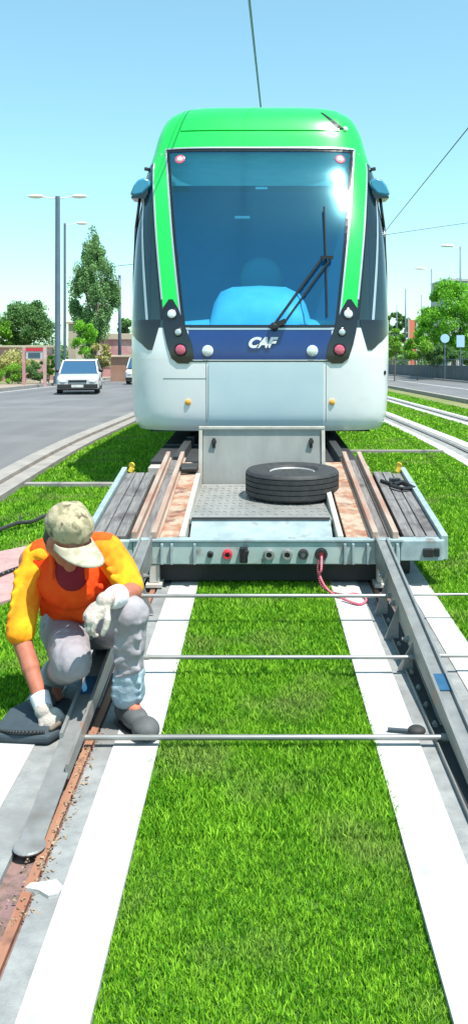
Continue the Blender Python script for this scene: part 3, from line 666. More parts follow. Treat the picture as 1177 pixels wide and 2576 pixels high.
# trim lines
b = B()
for sgn in (1, -1):
    rim_patch(b, lambda z: sgn*sx(z, wsx(z)-.004), lambda z: sgn*sx(z, wsx(z)+.012), 1.62, 3.56, 1, 24, .004)
    rim_patch(b, lambda z: sgn*(G(z)-.006), lambda z: sgn*(G(z)+.012), 1.90, 3.42, 1, 20, .005)
rim_patch(b, lambda z: -WS(z), WS, 3.556, 3.572, 30, 1, .004); rim_patch(b, lambda z: -WS(z), WS, 1.60, 1.618, 30, 1, .005)
obj('windscreen_trim', b, M['t_silver'], TM)
b = B()
for sgn in (1, -1): rim_patch(b, lambda z: sgn*sx(z, wsx(z)-.035), lambda z: sgn*sx(z, wsx(z)-.0045), 1.62, 3.55, 1, 24, -.004)
rim_patch(b, lambda z: -WS(z), WS, 3.525, 3.555, 30, 1, -.006); rim_patch(b, lambda z: -WS(z), WS, 1.62, 1.65, 30, 1, -.006)
obj('windscreen_seal', b, M['t_black'], TM)
# green roof crease
b = B(); rim_patch(b, lambda z: -sx(z, .86), lambda z: sx(z, .86), 3.77, 4.06, 24, 8, .012); autosmooth(obj('roof_hatch', b, M['t_green'], TM), 40)
b = B(); rim_patch(b, lambda z: sx(z, .66+(4.0-z)*.9), lambda z: sx(z, .69+(4.0-z)*1.1), 3.80, 4.0, 1, 4, .016); obj('roof_vent', b, M['t_black'], TM)
b = B(); b.lathe(P(3.80, sx(3.8, .93)), SN(3.8, sx(3.8, .93)), [(-.01, .03), (.02, .028), (.03, .015)], 12); obj('roof_lamp', b, M['lamp_white'], TM)
# blue panel and logo
b = B(); patch(b, lambda z: -sx(z, .70), lambda z: sx(z, .70), 1.31, 1.60, 30, 8, off=.002); obj('blue_panel', b, M['t_blue'], TM, smooth=True)
cu = bpy.data.curves.new('logo', 'FONT'); cu.body = 'CAF'; cu.size = .135; cu.shear = .35; cu.extrude = .002; cu.offset = .007; cu.align_x = 'CENTER'; cu.space_character = .88
tmp = bpy.data.objects.new('logo_text', cu); COL.objects.link(tmp); dg = bpy.context.evaluated_depsgraph_get(); dg.update()
me = bpy.data.meshes.new_from_object(tmp.evaluated_get(dg)); bpy.data.objects.remove(tmp)
co = np.zeros(len(me.vertices)*3); me.vertices.foreach_get('co', co); co = co.reshape(-1, 3)
wv = co.copy(); wv[:, 0] = co[:, 0]*1.12+.005; wv[:, 2] = co[:, 1]+1.43; wv[:, 1] = 8.137-co[:, 2]
wv -= np.array([0, 9, .6]); me.vertices.foreach_set('co', wv.ravel()); me.materials.clear(); me.materials.append(mat('logo_white', (.8, .8, .8), .4)); me.update()
link('logo', me, TM)
# headlight clusters
cl = lerpk([(1.27, .70), (1.32, .645), (1.45, .66), (1.60, .72), (1.80, .80), (1.90, .86)]); cr = lerpk([(1.27, .80), (1.32, .865), (1.45, .91), (1.60, .945), (1.80, .965), (1.90, .90)])
for sgn in (-1, 1):
    b = B()
    if sgn < 0: rim_patch(b, lambda z: -sx(z, cr(z)), lambda z: -sx(z, cl(z)), 1.27, 1.90, 10, 24, .012)
    else: rim_patch(b, lambda z: sx(z, cl(z)), lambda z: sx(z, cr(z)), 1.27, 1.90, 10, 24, .012)
    H = autosmooth(obj('headlight_cluster', b, M['t_black'], TM), 50)
    for z, x, r, m, nm in ((1.755, .865, .045, 'lamp_white', 'headlight'), (1.575, .80, .036, 't_silver', 'turn_lamp'), (1.405, .775, .052, 'lamp_red', 'tail_lamp')):
        s = sgn*sx(z, x); c = P(z, s); n = SN(z, s)
        b = B(); b.lathe(c+n*.008, n, [(0, r*1.3), (.012, r*1.3), (.016, r*1.12), (.008, r*1.0), (.006, r*.9)], 24); f = autosmooth(obj('lamp_ring', b, M['t_black'], H), 30)
        b = B(); b.lathe(c+n*.014, n, [(0, r), (.006, r*.95), (.012, r*.7), (.015, r*.3), (.0155, .002)], 24); autosmooth(obj(nm, b, M[m], H), 40)
    s = sgn*sx(1.395, .51); c = P(1.395, s); n = SN(1.395, s)
    b = B(); b.lathe(c+n*.002, n, [(0, .055), (.01, .055), (.014, .045), (.02, .03), (.022, .004)], 24); autosmooth(obj('fog_lamp', b, M['lamp_white'], TM), 40)
    s = sgn*sx(.89, .705); c = P(.89, s); n = SN(.89, s)
    b = B(); b.lathe(c, n, [(0, .03), (.008, .03), (.015, .015), (.016, .003)], 16); autosmooth(obj('amber_lamp', b, M['lamp_amber'], TM), 40)
    s = sgn*sx(3.44, .86); c = P(3.44, s); n = SN(3.44, s)
    b = B(); b.lathe(c-n*.02, n, [(0, .055), (.012, .055), (.016, .045), (.016, .036)], 20); f = obj('marker_ring', b, M['lamp_red'], TM)
    b = B(); b.lathe(c-n*.005, n, [(0, .034), (.008, .025), (.009, .003)], 16); obj('marker_lamp', b, M['lamp_white'], f)
# front lower panel and joints
b = B(); rim_patch(b, lambda z: -sx(z, .50), lambda z: sx(z, .62), .635, 1.275, 16, 14, .010); obj('coupler_cover', b, M['t_panel'], TM, smooth=False); autosmooth(bpy.data.objects[b'coupler_cover'.decode()], 30)
b = B(); rim_patch(b, lambda z: sx(z, .645), lambda z: sx(z, .648), .64, 1.275, 1, 10, .002); rim_patch(b, lambda z: -sx(z, .528), lambda z: -sx(z, .524), .64, 1.275, 1, 10, .002)
rim_patch(b, lambda z: -sx(z, .95), lambda z: -sx(z, .53), 1.120, 1.124, 10, 1, .002); rim_patch(b, lambda z: -sx(z, .69), lambda z: sx(z, .69), 1.286, 1.298, 24, 1, .004)
obj('panel_joint', b, M['t_black'], TM)
b = B(); s = sx(1.17, 1.25); b.lathe(P(1.17, s), SN(1.17, s), [(0, .025), (.006, .02)], 10); obj('keyhole', b, M['t_black'], TM)
# side glazing, both sides
for sgn in (-1, 1):
    b = B(); sl = lambda z: sgn*(G(z)+.012); sr = lambda z: sgn*SWF(z); e2 = lambda z: sgn*sy(z, herm(z, 2)+herm(z, 3))
    patch(b, sl, e2, 1.62, 3.42, 22, 16, off=-.01*sgn*0); patch(b, e2, sr, 1.62, 3.42, 3, 16)
    for ya, yb in ((10.18, 11.55), (11.7, 13.6), (13.75, 16.0), (16.2, 18.4), (18.6, 20.8), (21.0, 23.2), (23.4, 25.6)):
        a, c = ring(ya, yb); patch(b, lambda z: sgn*a(z), lambda z: sgn*c(z), 1.62, 3.42, 2, 10)
    obj('side_window', b, M['sideglass'], TM, smooth=True)
    # black lower point of the cab window and black pillar behind it
    b = B(); kl = lerpk([(1.40, 1.06), (1.50, 1.03), (1.66, .985)]); kr = lerpk([(1.40, 8.235), (1.46, 8.28), (1.53, 8.38), (1.60, 8.62), (1.66, 8.95)])
    f0 = lambda z: sx(z, kl(z)); f1 = lambda z: max(sy(z, kr(z)), f0(z)+.03)
    if sgn > 0: rim_patch(b, f0, f1, 1.40, 1.70, 16, 10, .006)
    else: rim_patch(b, lambda z: -f1(z), lambda z: -f0(z), 1.40, 1.70, 16, 10, .006)
    autosmooth(obj('window_point', b, M['t_black'], TM), 50)
    b = B(); p0 = lambda z: sgn*sy(z, 8.98+.12*(z-1.6)); p1 = lambda z: sgn*(sy(z, 8.98+.12*(z-1.6))+.16)
    patch(b, p0, p1, 1.62, 3.42, 2, 12, off=.006); 
    patch(b, lambda z: sgn*(G(z)+.012), lambda z: sgn*(G(z)+.035), 1.70, 3.42, 2, 12, off=.004)
    obj('door_post', b, M['t_black'], TM)
    b = B(); q = lambda z: sgn*(G(z)+.17)
    patch(b, q, lambda z: q(z)+sgn*.03, 1.66, 3.2, 1, 10, off=.004); obj('window_bar', b, M['t_silver'], TM)
    # camera / mirror housings
    b = B(); mx = sgn*1.30; rot = Matrix.Rotation(sgn*R(38), 3, 'Y')
    b.prism([(sgn*x, z) for x, z in ((1.17, 3.20), (1.24, 3.225), (1.30, 3.20), (1.345, 3.14), (1.385, 3.04), (1.33, 3.03), (1.24, 3.05), (1.17, 3.13))], 'y', 8.86, 9.16)
    o = autosmooth(obj('mirror_housing', b, M['t_mirror'], TM, bevel=.022), 60)
    b = B(); b.prism([(sgn*1.19, 3.00), (sgn*1.37, 3.005), (sgn*1.37, 3.027), (sgn*1.25, 3.047), (sgn*1.19, 3.10)], 'y', 8.88, 9.14); obj('mirror_glass', b, M['t_black'], o)
    b = B(); b.tube([(sgn*1.28, 8.93, 3.05), (sgn*1.325, 8.93, 2.7), (sgn*1.345, 8.93, 2.2), (sgn*1.345, 8.93, 1.72)], .017); obj('grab_pole', b, M['t_black'], TM, smooth=True)
    b = B(); s = sgn*sx(3.45, 1.195); b.cyl(P(3.37, sgn*sx(3.37, 1.22)), P(3.37, sgn*sx(3.37, 1.22))+Vector((sgn*.05, 0, .01)), .02); obj('side_sensor', b, M['t_black'], TM)
# interior
b = B(); b.box(-1.2, 1.2, 8.75, 26.9, .92, .98); obj('cab_floor', b, M['int_dark'], TM)
b = B(); b.box(-1.22, 1.22, 11.4, 11.45, .99, 2.3); b.box(-1.22, 1.22, 11.4, 11.45, 2.3, 3.5); obj('bulkhead', b, M['int_dark'], TM)
b = B(); b.box(-1.2, 1.2, 26.8, 26.9, .7, 3.9); obj('rear_wall', b, M['t_white'], TM)
b = B(); b.box(-1.0, 1.0, 9.4, 26, 3.60, 3.66); obj('ceiling', b, M['int_dark'], TM)
b = B()
prf = [(-.98, 1.62), (-.98, 1.68), (-.52, 1.72), (-.49, 1.90), (-.42, 2.02), (-.30, 2.07), (.0, 2.085), (.28, 2.07), (.42, 2.0), (.49, 1.88), (.53, 1.72), (.98, 1.68), (.98, 1.62)]
vs = []; fs = []; yk = ((8.50, .12), (8.58, .45), (8.72, .80), (8.90, .97), (9.10, 1.0), (9.45, .96)); n = len(prf)
for yy, kk in yk: vs += [(x, yy, 1.62+(z-1.62)*kk) for x, z in prf]
for i in range(len(yk)-1):
    for k in range(n-1): fs.append((i*n+k, i*n+k+1, (i+1)*n+k+1, (i+1)*n+k))
fs += [tuple(range(n)), tuple((len(yk)-1)*n+k for k in range(n))]
b.add(vs, fs); autosmooth(obj('dashboard', b, M['dash'], TM), 50)
b = B(); b.box(-.74, .74, 8.33, 8.7, 1.60, 1.64); obj('dash_shelf', b, M['dash'], TM)
b = B(); b.ell((.01, 9.75, 2.22), (.25, .07, .24)); b.ell((.01, 9.75, 1.9), (.27, .09, .4)); obj('driver_seat', b, mat('seat_cloth', (.12, .32, .42), .8), TM, smooth=True)
b = B(); b.box(-1.08, 1.08, 9.06, 9.075, 3.17, 3.52); obj('sun_blind', b, M['int_green'], TM)
b = B(); b.box(-.30, -.12, 9.9, 10.0, 2.93, 2.96); b.box(-.05, .08, 9.1, 9.12, 3.14, 3.165); obj('cab_light', b, M['lamp_white'], TM)
# wiper
def onws(x, z, off=.03): s = sx(z, x); return P(z, s)+SN(z, s)*off
b = B(); p = [onws(.15, 1.66, .05), onws(.62, 2.30, .06)]; b.cyl(p[0], p[1], .014); p2 = [onws(.22, 1.64, .05), onws(.69, 2.28, .06)]; b.cyl(p2[0], p2[1], .011)
b.beam(onws(.60, 2.30, .06), onws(.72, 2.30, .06), .05, .03); W = obj('wiper_arm', b, M['black'], TM)
b = B(); b.beam(onws(.10, 1.62, .04), onws(.25, 1.68, .05), .07, .05); b.lathe(onws(.14, 1.63, .02), (0, -1, 0), [(0, .045), (.05, .04), (.06, .02)], 14); obj('wiper_base', b, M['black'], W)
b = B(); b.tube([onws(.655, z, .03) for z in (1.72, 2.0, 2.3, 2.6, 2.85)], .010); obj('wiper_blade', b, M['black'], W)
# bogie/skirt underside
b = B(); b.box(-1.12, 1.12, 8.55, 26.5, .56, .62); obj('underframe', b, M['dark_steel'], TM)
for y in (10.6, 12.4, 20, 22):
    for x in (-.715, .715):
        b = B(); b.cyl((x-.05, y, .78), (x+.05, y, .78), .29, n=24); obj('wheel', b, M['steel_rub'], TM)

# ---------------------------------------------------------------- overhead wires
def wire(name, pts, r, label):
    b = B(); b.tube(pts, r, 6); tag(obj(name, b, M['wire'], loc=pts[0]), label, 'wire'); return b
wire('overhead_wire', [(-.40, 1, 6.15), (-.14, 11, 6.0), (.01, 16, 6.0), (.3, 26, 5.9), (.9, 60, 5.7)], .011, 'dark overhead wire running above the tram towards the camera')
wire('overhead_wire', [(-.42, 1, 6.35), (-.165, 11, 6.06), (-.01, 16, 6.02), (.3, 26, 6.3)], .006, 'thinner wire just beside the one above the tram')
wire('overhead_wire', [(3.8, 6, 6.1), (4.5, 18.2, 6.0), (5.3, 33.7, 6.0), (6.5, 60, 5.6)], .014, 'sloping overhead wire in the sky at the right of the tram')
wire('overhead_wire', [(40, 62, 13.2), (12.8, 58, 9.0), (4.6, 56, 7.6), (-12, 58, 6.0)], .02, 'faint span wire crossing low over the far road')

# ---------------------------------------------------------------- trees and plants
def leafcloud(name, pts, size, mname, parent, tone):
    n = len(pts); pts = np.asarray(pts)
    a = rng.normal(size=(n, 3)); a /= np.linalg.norm(a, axis=1)[:, None]
    c = rng.normal(size=(n, 3)); c = np.cross(a, c); c /= np.linalg.norm(c, axis=1)[:, None]
    s = size*rng.uniform(.5, 1.3, n)[:, None]
    v = np.stack([pts-a*s, pts+c*s*.5, pts+a*s, pts-c*s*.5], 1).reshape(-1, 3)-np.array(wloc(parent))
    me = bpy.data.meshes.new(name); me.vertices.add(4*n); me.vertices.foreach_set('co', v.astype(np.float32).ravel())
    me.loops.add(4*n); me.loops.foreach_set('vertex_index', np.arange(4*n, dtype=np.int32)); me.polygons.add(n)
    me.polygons.foreach_set('loop_start', np.arange(n, dtype=np.int32)*4); me.polygons.foreach_set('loop_total', np.full(n, 4, np.int32)); me.update(calc_edges=True)
    at = me.attributes.new('tone', 'FLOAT', 'POINT'); at.data.foreach_set('value', np.repeat(np.clip(tone, 0, 1), 4).astype(np.float32))
    me.materials.append(M[mname]); return link(name, me, parent)
def tree(name, x, y, rx_, rz_, zc, label, mname, nclump, nleaf, leaf, upright=0.0, cat='tree', trunk=.12, group=None, clr=.35):
    g = gz(y) if y < 150 else gz(150); t = thing(name, (x, y, g), label, cat, group)
    if trunk:
        b = B(); b.chain([(x, y, g-.05), (x+.05, y, g+zc*.5), (x, y, g+zc)], [trunk, trunk*.75, trunk*.4])
        for k in range(9):
            a = k*2.4; h = zc*(.45+.05*k); b.cap((x, y, g+h), (x+rx_*.65*math.cos(a), y+rx_*.65*math.sin(a), g+h+rz_*(.35+.5*upright)), trunk*.4, trunk*.12, n=8)
        obj('trunk', b, M['bark'], t, smooth=True)
    P_ = []; T_ = []
    for k in range(nclump):
        u = rng.normal(size=3); u /= np.linalg.norm(u); r = rng.uniform(.35, 1)**.5
        c = np.array([x+u[0]*rx_*r, y+u[1]*rx_*r, g+zc+u[2]*rz_*r])
        if upright: 
            h = (c[2]-(g+zc-rz_))/(2*rz_); f = 1.15*math.sin(math.pi*min(max(h, .03), .99)**.85)**.6 if h < .75 else 1.0*(1.12-h)/.37
            c[0] = x+(c[0]-x)*max(f, .12); c[1] = y+(c[1]-y)*max(f, .12)
        cr_ = clr*rx_*rng.uniform(.6, 1.25); m = nleaf//nclump
        q = rng.normal(size=(m, 3)); q /= np.linalg.norm(q, axis=1)[:, None]; q *= (rng.uniform(0, 1, m)**.45)[:, None]*cr_
        q[:, 2] *= (2.2 if upright else .8)
        P_.append(c+q); T_.append(np.clip(rng.uniform(.15, .85)+rng.normal(0, .22, m), 0, 1))
    leafcloud('crown', np.concatenate(P_), leaf, mname, t, np.concatenate(T_)); return t
def pxw(dx, Z): return (dx-654)*Z/2100.0
def pz(dy, Z): return CH-(dy-836)*Z/2100.0
def tr_px(name, dx, dtop, dbot, wpx, Z, label, mname, nclump, nleaf, leaf, **k):
    x = pxw(dx, Z); g = gz(Z); top = pz(dtop, Z); bot = max(pz(dbot, Z), g+.1); zc = (top+bot)/2-g; rz_ = (top-bot)/2
    return tree(name, x, Z, wpx/2*Z/2100, rz_*.92, zc, label, mname, nclump, nleaf, leaf, **k)
tr_px('poplar_tree', 236, 572, 900, 106, 56, 'tall pointed poplar behind the second lamp post', 'leaf_poplar', 170, 42000, .075, upright=1, trunk=.2, clr=.22)
tr_px('shrub', 212, 800, 900, 62, 54, 'bright green shrub at the foot of the poplar', 'leaf_bright', 22, 5000, .06, trunk=.05)
tr_px('round_tree', 62, 752, 880, 140, 62, 'round olive green tree left of the lamp posts', 'leaf_dark', 60, 20000, .09, trunk=.2)
tr_px('round_tree', 5, 800, 880, 60, 60, 'small green tree cut by the left edge of the picture', 'leaf_lime', 14, 2500, .15, trunk=.1)
tr_px('shrub', 255, 862, 925, 60, 50, 'dry yellowish bush right of the poplar foot', 'leaf_yellow', 12, 1500, .1, trunk=.04)
tr_px('conifer', 318, 795, 850, 46, 85, 'small dark tree behind the pink building', 'leaf_dark', 14, 1800, .2, trunk=.15)
for i, (dx, w, tp, lab, mm) in enumerate(((20, 70, 912, 'low dark green bush by the pavement at the left edge', 'leaf_lime'), (62, 60, 918, 'low dark bush beneath the bus stop panel', 'leaf_dark'), (100, 50, 900, 'green bush right of the bus stop panel', 'leaf_dark'), (122, 34, 880, 'bright bush behind the first lamp post', 'leaf_lime'))):
    tr_px('bush', dx, tp, 966, w, 43+i*.5, lab, mm, 20, 4500, .045, trunk=.03, cat='bush', group='bushes along the pavement')
tr_px('reeds', 30, 888, 930, 120, 48, 'band of dry yellow reeds behind the low bushes', 'leaf_yellow', 22, 2600, .1, trunk=.03, cat='reeds')
# right
tr_px('leafy_tree', 1140, 702, 900, 130, 62, 'big bright green tree at the right edge of the picture', 'leaf_bright', 70, 28000, .09, trunk=.22)
tr_px('leafy_tree', 1085, 772, 905, 80, 66, 'medium green tree left of the big bright one', 'leaf_bright', 34, 12000, .09, trunk=.15)
tr_px('bush', 992, 822, 900, 56, 55, 'lime green bush right beside the tram', 'leaf_lime', 22, 7000, .07, trunk=.04, cat='bush', group='bushes behind the right wall')
tr_px('bush', 1050, 845, 912, 64, 57, 'lime green bush under the medium tree', 'leaf_lime', 22, 7000, .07, trunk=.04, cat='bush', group='bushes behind the right wall')
tr_px('bush', 1100, 868, 914, 90, 60, 'dark bush under the big bright tree', 'leaf_dark', 22, 7000, .07, trunk=.04, cat='bush', group='bushes behind the right wall')
tr_px('bush', 1160, 880, 914, 60, 58, 'dark bush beside the pale blue sign', 'leaf_dark', 20, 6000, .07, trunk=.04, cat='bush', group='bushes behind the right wall')
for i, (dx, tp, w) in enumerate(((985, 775, 46), (1018, 788, 40), (1046, 778, 52), (1080, 765, 50))):
    tr_px('far_tree', dx, tp, 868, w, 110+i*4, ['dusky far tree right behind the tram edge', 'low dusky far tree second from the tram', 'dusky far tree behind the orange netting', 'dusky far tree behind the medium green tree'][i], 'leaf_dark', 12, 1500, .3, trunk=.2, group='far trees on the right')
b = B(); 
# far wood closing the horizon
pts = []; 
for k in range(26):
    cx = rng.uniform(-70, 90); c = np.array([cx, rng.uniform(150, 175), gz(150)+rng.uniform(.5, 3.0)]); q = rng.normal(size=(420, 3))*np.array([4.5, 2.5, 1.5]); pts.append(c+q)
fw = empty('far_wood_root', (0, 0, 0)); o = leafcloud('far_wood', np.concatenate(pts), .6, 'leaf_dark', fw, rng.uniform(0, 1, 26*420)); o.parent = None; bpy.data.objects.remove(fw); struct(o, 'stuff')

# ---------------------------------------------------------------- lamp posts, poles
def lamp_post(dx, Z, dtop, label, r=.15, arms=(-1, 1), group='lamp posts on the left pavement', armlen=1.15):
    x = pxw(dx, Z); g = gz(Z)+.08; top = pz(dtop, Z); t = thing('lamp_post', (x, Z, g), label, 'lamp post', group)
    b = B(); b.lathe((x, Z, g), (0, 0, 1), [(0, r*1.5), (.4, r*1.45), (.42, r), ((top-g)*.5, r*.92), (top-g, r*.8)], 14); autosmooth(obj('pole', b, M['pole'], t), 40)
    for a in arms:
        b = B(); b.cyl((x, Z, top-.12), (x+a*armlen*.7, Z, top-.02), .028, n=8); A = obj('arm', b, M['lamp_head'], t)
        b = B(); b.ell((x+a*armlen, Z, top+.0), (.42, .22, .11)); obj('lamp_head', b, M['lamp_head'], A, smooth=True)
lamp_post(145, 44, 492, 'nearest tall blue grey lamp post with two white heads')
lamp_post(163, 60, 560, 'thinner lamp post just right of the nearest one', r=.10, arms=(1,), armlen=1.25)
def pole(dx, Z, dtop, r, label, cat='pole', group='poles beside the right road', arm=0):
    x = pxw(dx, Z); g = gz(Z)+.02; top = pz(dtop, Z); t = thing('pole', (x, Z, g), label, cat, group)
    b = B(); b.cyl((x, Z, g), (x, Z, top), r, r*.7); obj('post', b, M['pole'], t, smooth=True)
    b = B(); b.lathe((x, Z, g), (0, 0, 1), [(0, r*1.8), (.3, r*1.7), (.34, r)], 10); obj('foot', b, M['pole'], t)
    if arm:
        b = B(); b.cyl((x, Z, top-.2), (x+arm, Z, top+.05), .03, n=6); b.ell((x+arm, Z, top+.05), (.5, .25, .12)); obj('lamp_head', b, M['lamp_head'], t, smooth=True)
pole(301, 58, 690, .13, 'dark pole in front of the pink building', group='poles on the left pavement')
pole(1158, 62, 618, .09, 'tall thin pole in front of the big bright tree', arm=-1.0)
pole(1085, 80, 675, .08, 'thin pole left of the big bright tree', arm=-1.1)
pole(1020, 95, 725, .10, 'short far pole between the tram and the trees')
pole(1060, 100, 740, .07, 'faint far pole behind the orange netting')
pole(998, 105, 765, .08, 'lowest far pole right beside the tram')

# ---------------------------------------------------------------- buildings, wall, signs
def building(name, x0, x1, y0, y1, top, m, label, trim, wins=(), trimh=.35, cat='building'):
    g = gz(y0); t = thing(name, ((x0+x1)/2, y0, g), label, cat)
    b = B(); b.box(x0, x1, y0, y1, g-.3, top-trimh); obj('wall', b, m, t)
    b = B(); b.box(x0-.15, x1+.15, y0-.15, y1+.15, top-trimh+.003, top); obj('roof', b, trim, t)
    for (wx, wz, ww, wh) in wins:
        b = B(); b.box(wx-ww/2-.06, wx+ww/2+.06, y0-.05, y0-.003, wz-.06, wz+wh+.06); f = obj('window', b, trim, t)
        b = B(); b.box(wx-ww/2, wx+ww/2, y0-.06, y0-.052, wz, wz+wh); obj('pane', b, M['winglass'], f)
Z = 66; building('pink_building', pxw(236, Z), pxw(420, Z), Z, Z+14, pz(838, Z), M['pinkwall'], 'low pink building with a pale roof band left of the tram', M['cream'], [(pxw(262, Z), gz(Z)+.9, 1.0, .9), (pxw(322, Z), gz(Z)+.9, 1.0, .9)], trimh=.45)
Z = 60; building('cream_gatehouse', pxw(172, Z), pxw(190, Z), Z, Z+3, pz(808, Z), M['cream'], 'narrow cream gatehouse wall behind the lamp posts', M['cream'], trimh=.15)
Z = 56; building('pink_garden_wall', pxw(-40, Z), pxw(130, Z), Z, Z+.4, pz(868, Z), M['pinkwall'], 'low pink wall behind the reeds at the left', M['cream'], trimh=.12, cat='wall')
Z = 54; building('salmon_wall', pxw(278, Z), pxw(330, Z), Z, Z+.4, pz(893, Z), M['salmon'], 'salmon brick wall at the foot of the dark pole', M['cream'], trimh=.1, cat='wall')
Z = 130; building('grey_office_block', pxw(1125, Z), pxw(1190, Z), Z, Z+12, pz(700, Z), M['farbuild'], 'pale grey block rising behind the big bright tree', M['farbuild'], [(pxw(1140, Z), pz(716, Z), 1.6, 1.0), (pxw(1160, Z), pz(716, Z), 1.6, 1.0)])
# right wall with railing
t = thing('boundary_wall', (12.9, 50, gz(50)), 'long dark grey boundary wall along the far side of the right road', 'wall')
b = B(); 
for y0, y1 in ((14, 22), (22, 35), (35, 60), (60, 95)):
    b.hexa([(12.75, y0, gz(y0)), (13.0, y0, gz(y0)), (13.0, y1, gz(y1)), (12.75, y1, gz(y1))], [(12.75, y0, gz(y0)+1.0), (13.0, y0, gz(y0)+1.0), (13.0, y1, gz(y1)+1.0), (12.75, y1, gz(y1)+1.0)])
obj('wall', b, M['wallgrey'], t)
b = B()
for y0, y1 in ((14, 22), (22, 35), (35, 60), (60, 95)): b.beam((12.87, y0, gz(y0)+1.40), (12.87, y1, gz(y1)+1.40), .05, .05)
k = 14.0
while k < 95: b.box(12.85, 12.89, k, k+.05, gz(k)+.99, gz(k)+1.39); k += 1.5
obj('railing', b, M['pole'], t)
# bus stop panel on two posts
Z = 41; t = thing('bus_stop_panel', (pxw(88, Z), Z, gz(Z)), 'small information panel on two pinkish posts by the left pavement', 'sign')
for dx in (60, 113): 
    b = B(); x = pxw(dx, Z); b.box(x-.07, x+.07, Z-.05, Z+.05, gz(Z), pz(872, Z)); obj('post', b, M['pinkwall'], t)
b = B(); b.box(pxw(66, Z), pxw(108, Z), Z-.06, Z+.02, pz(902, Z), pz(878, Z)); obj('board', b, M['farbuild'], t)
b = B(); b.box(pxw(66, Z), pxw(108, Z), Z-.08, Z-.061, pz(882, Z), pz(874, Z)); obj('header', b, M['red'], t)
b = B(); b.box(pxw(72, Z), pxw(102, Z), Z-.075, Z-.062, pz(899, Z), pz(886, Z)); obj('screen', b, M['winglass'], t)
Z = 57; t = thing('street_sign', (pxw(1157, Z), Z, gz(Z)), 'pale blue rectangular sign in front of the dark bushes', 'sign')
b = B(); b.box(pxw(1148, Z), pxw(1168, Z), Z-.04, Z, pz(872, Z), pz(842, Z)); obj('board', b, M['signblue'], t)
b = B(); b.cyl((pxw(1158, Z), Z+.02, gz(Z)), (pxw(1158, Z), Z+.02, pz(872, Z)), .05); obj('post', b, M['pole'], t)
Z = 56; t = thing('round_sign', (pxw(1119, Z), Z, gz(Z)), 'small round pale blue sign left of the rectangular one', 'sign')
b = B(); b.lathe((pxw(1119, Z), Z, pz(850, Z)), (0, -1, 0), [(0, .3), (.03, .3)], 20); obj('disc', b, M['signblue'], t)
b = B(); b.cyl((pxw(1119, Z), Z+.04, gz(Z)), (pxw(1119, Z), Z+.04, pz(850, Z)), .04); obj('post', b, M['pole'], t)
Z = 75; t = thing('orange_netting', (pxw(1037, Z), Z, gz(Z)), 'orange red site netting between posts behind the bushes', 'netting')
b = B(); b.box(pxw(1028, Z), pxw(1046, Z), Z, Z+.05, gz(Z), pz(803, Z)); obj('net', b, M['orange_net'], t)
for dx in (1027, 1047):
    b = B(); b.cyl((pxw(dx, Z), Z-.05, gz(Z)), (pxw(dx, Z), Z-.05, pz(796, Z)), .06); obj('post', b, M['farbuild'], t)

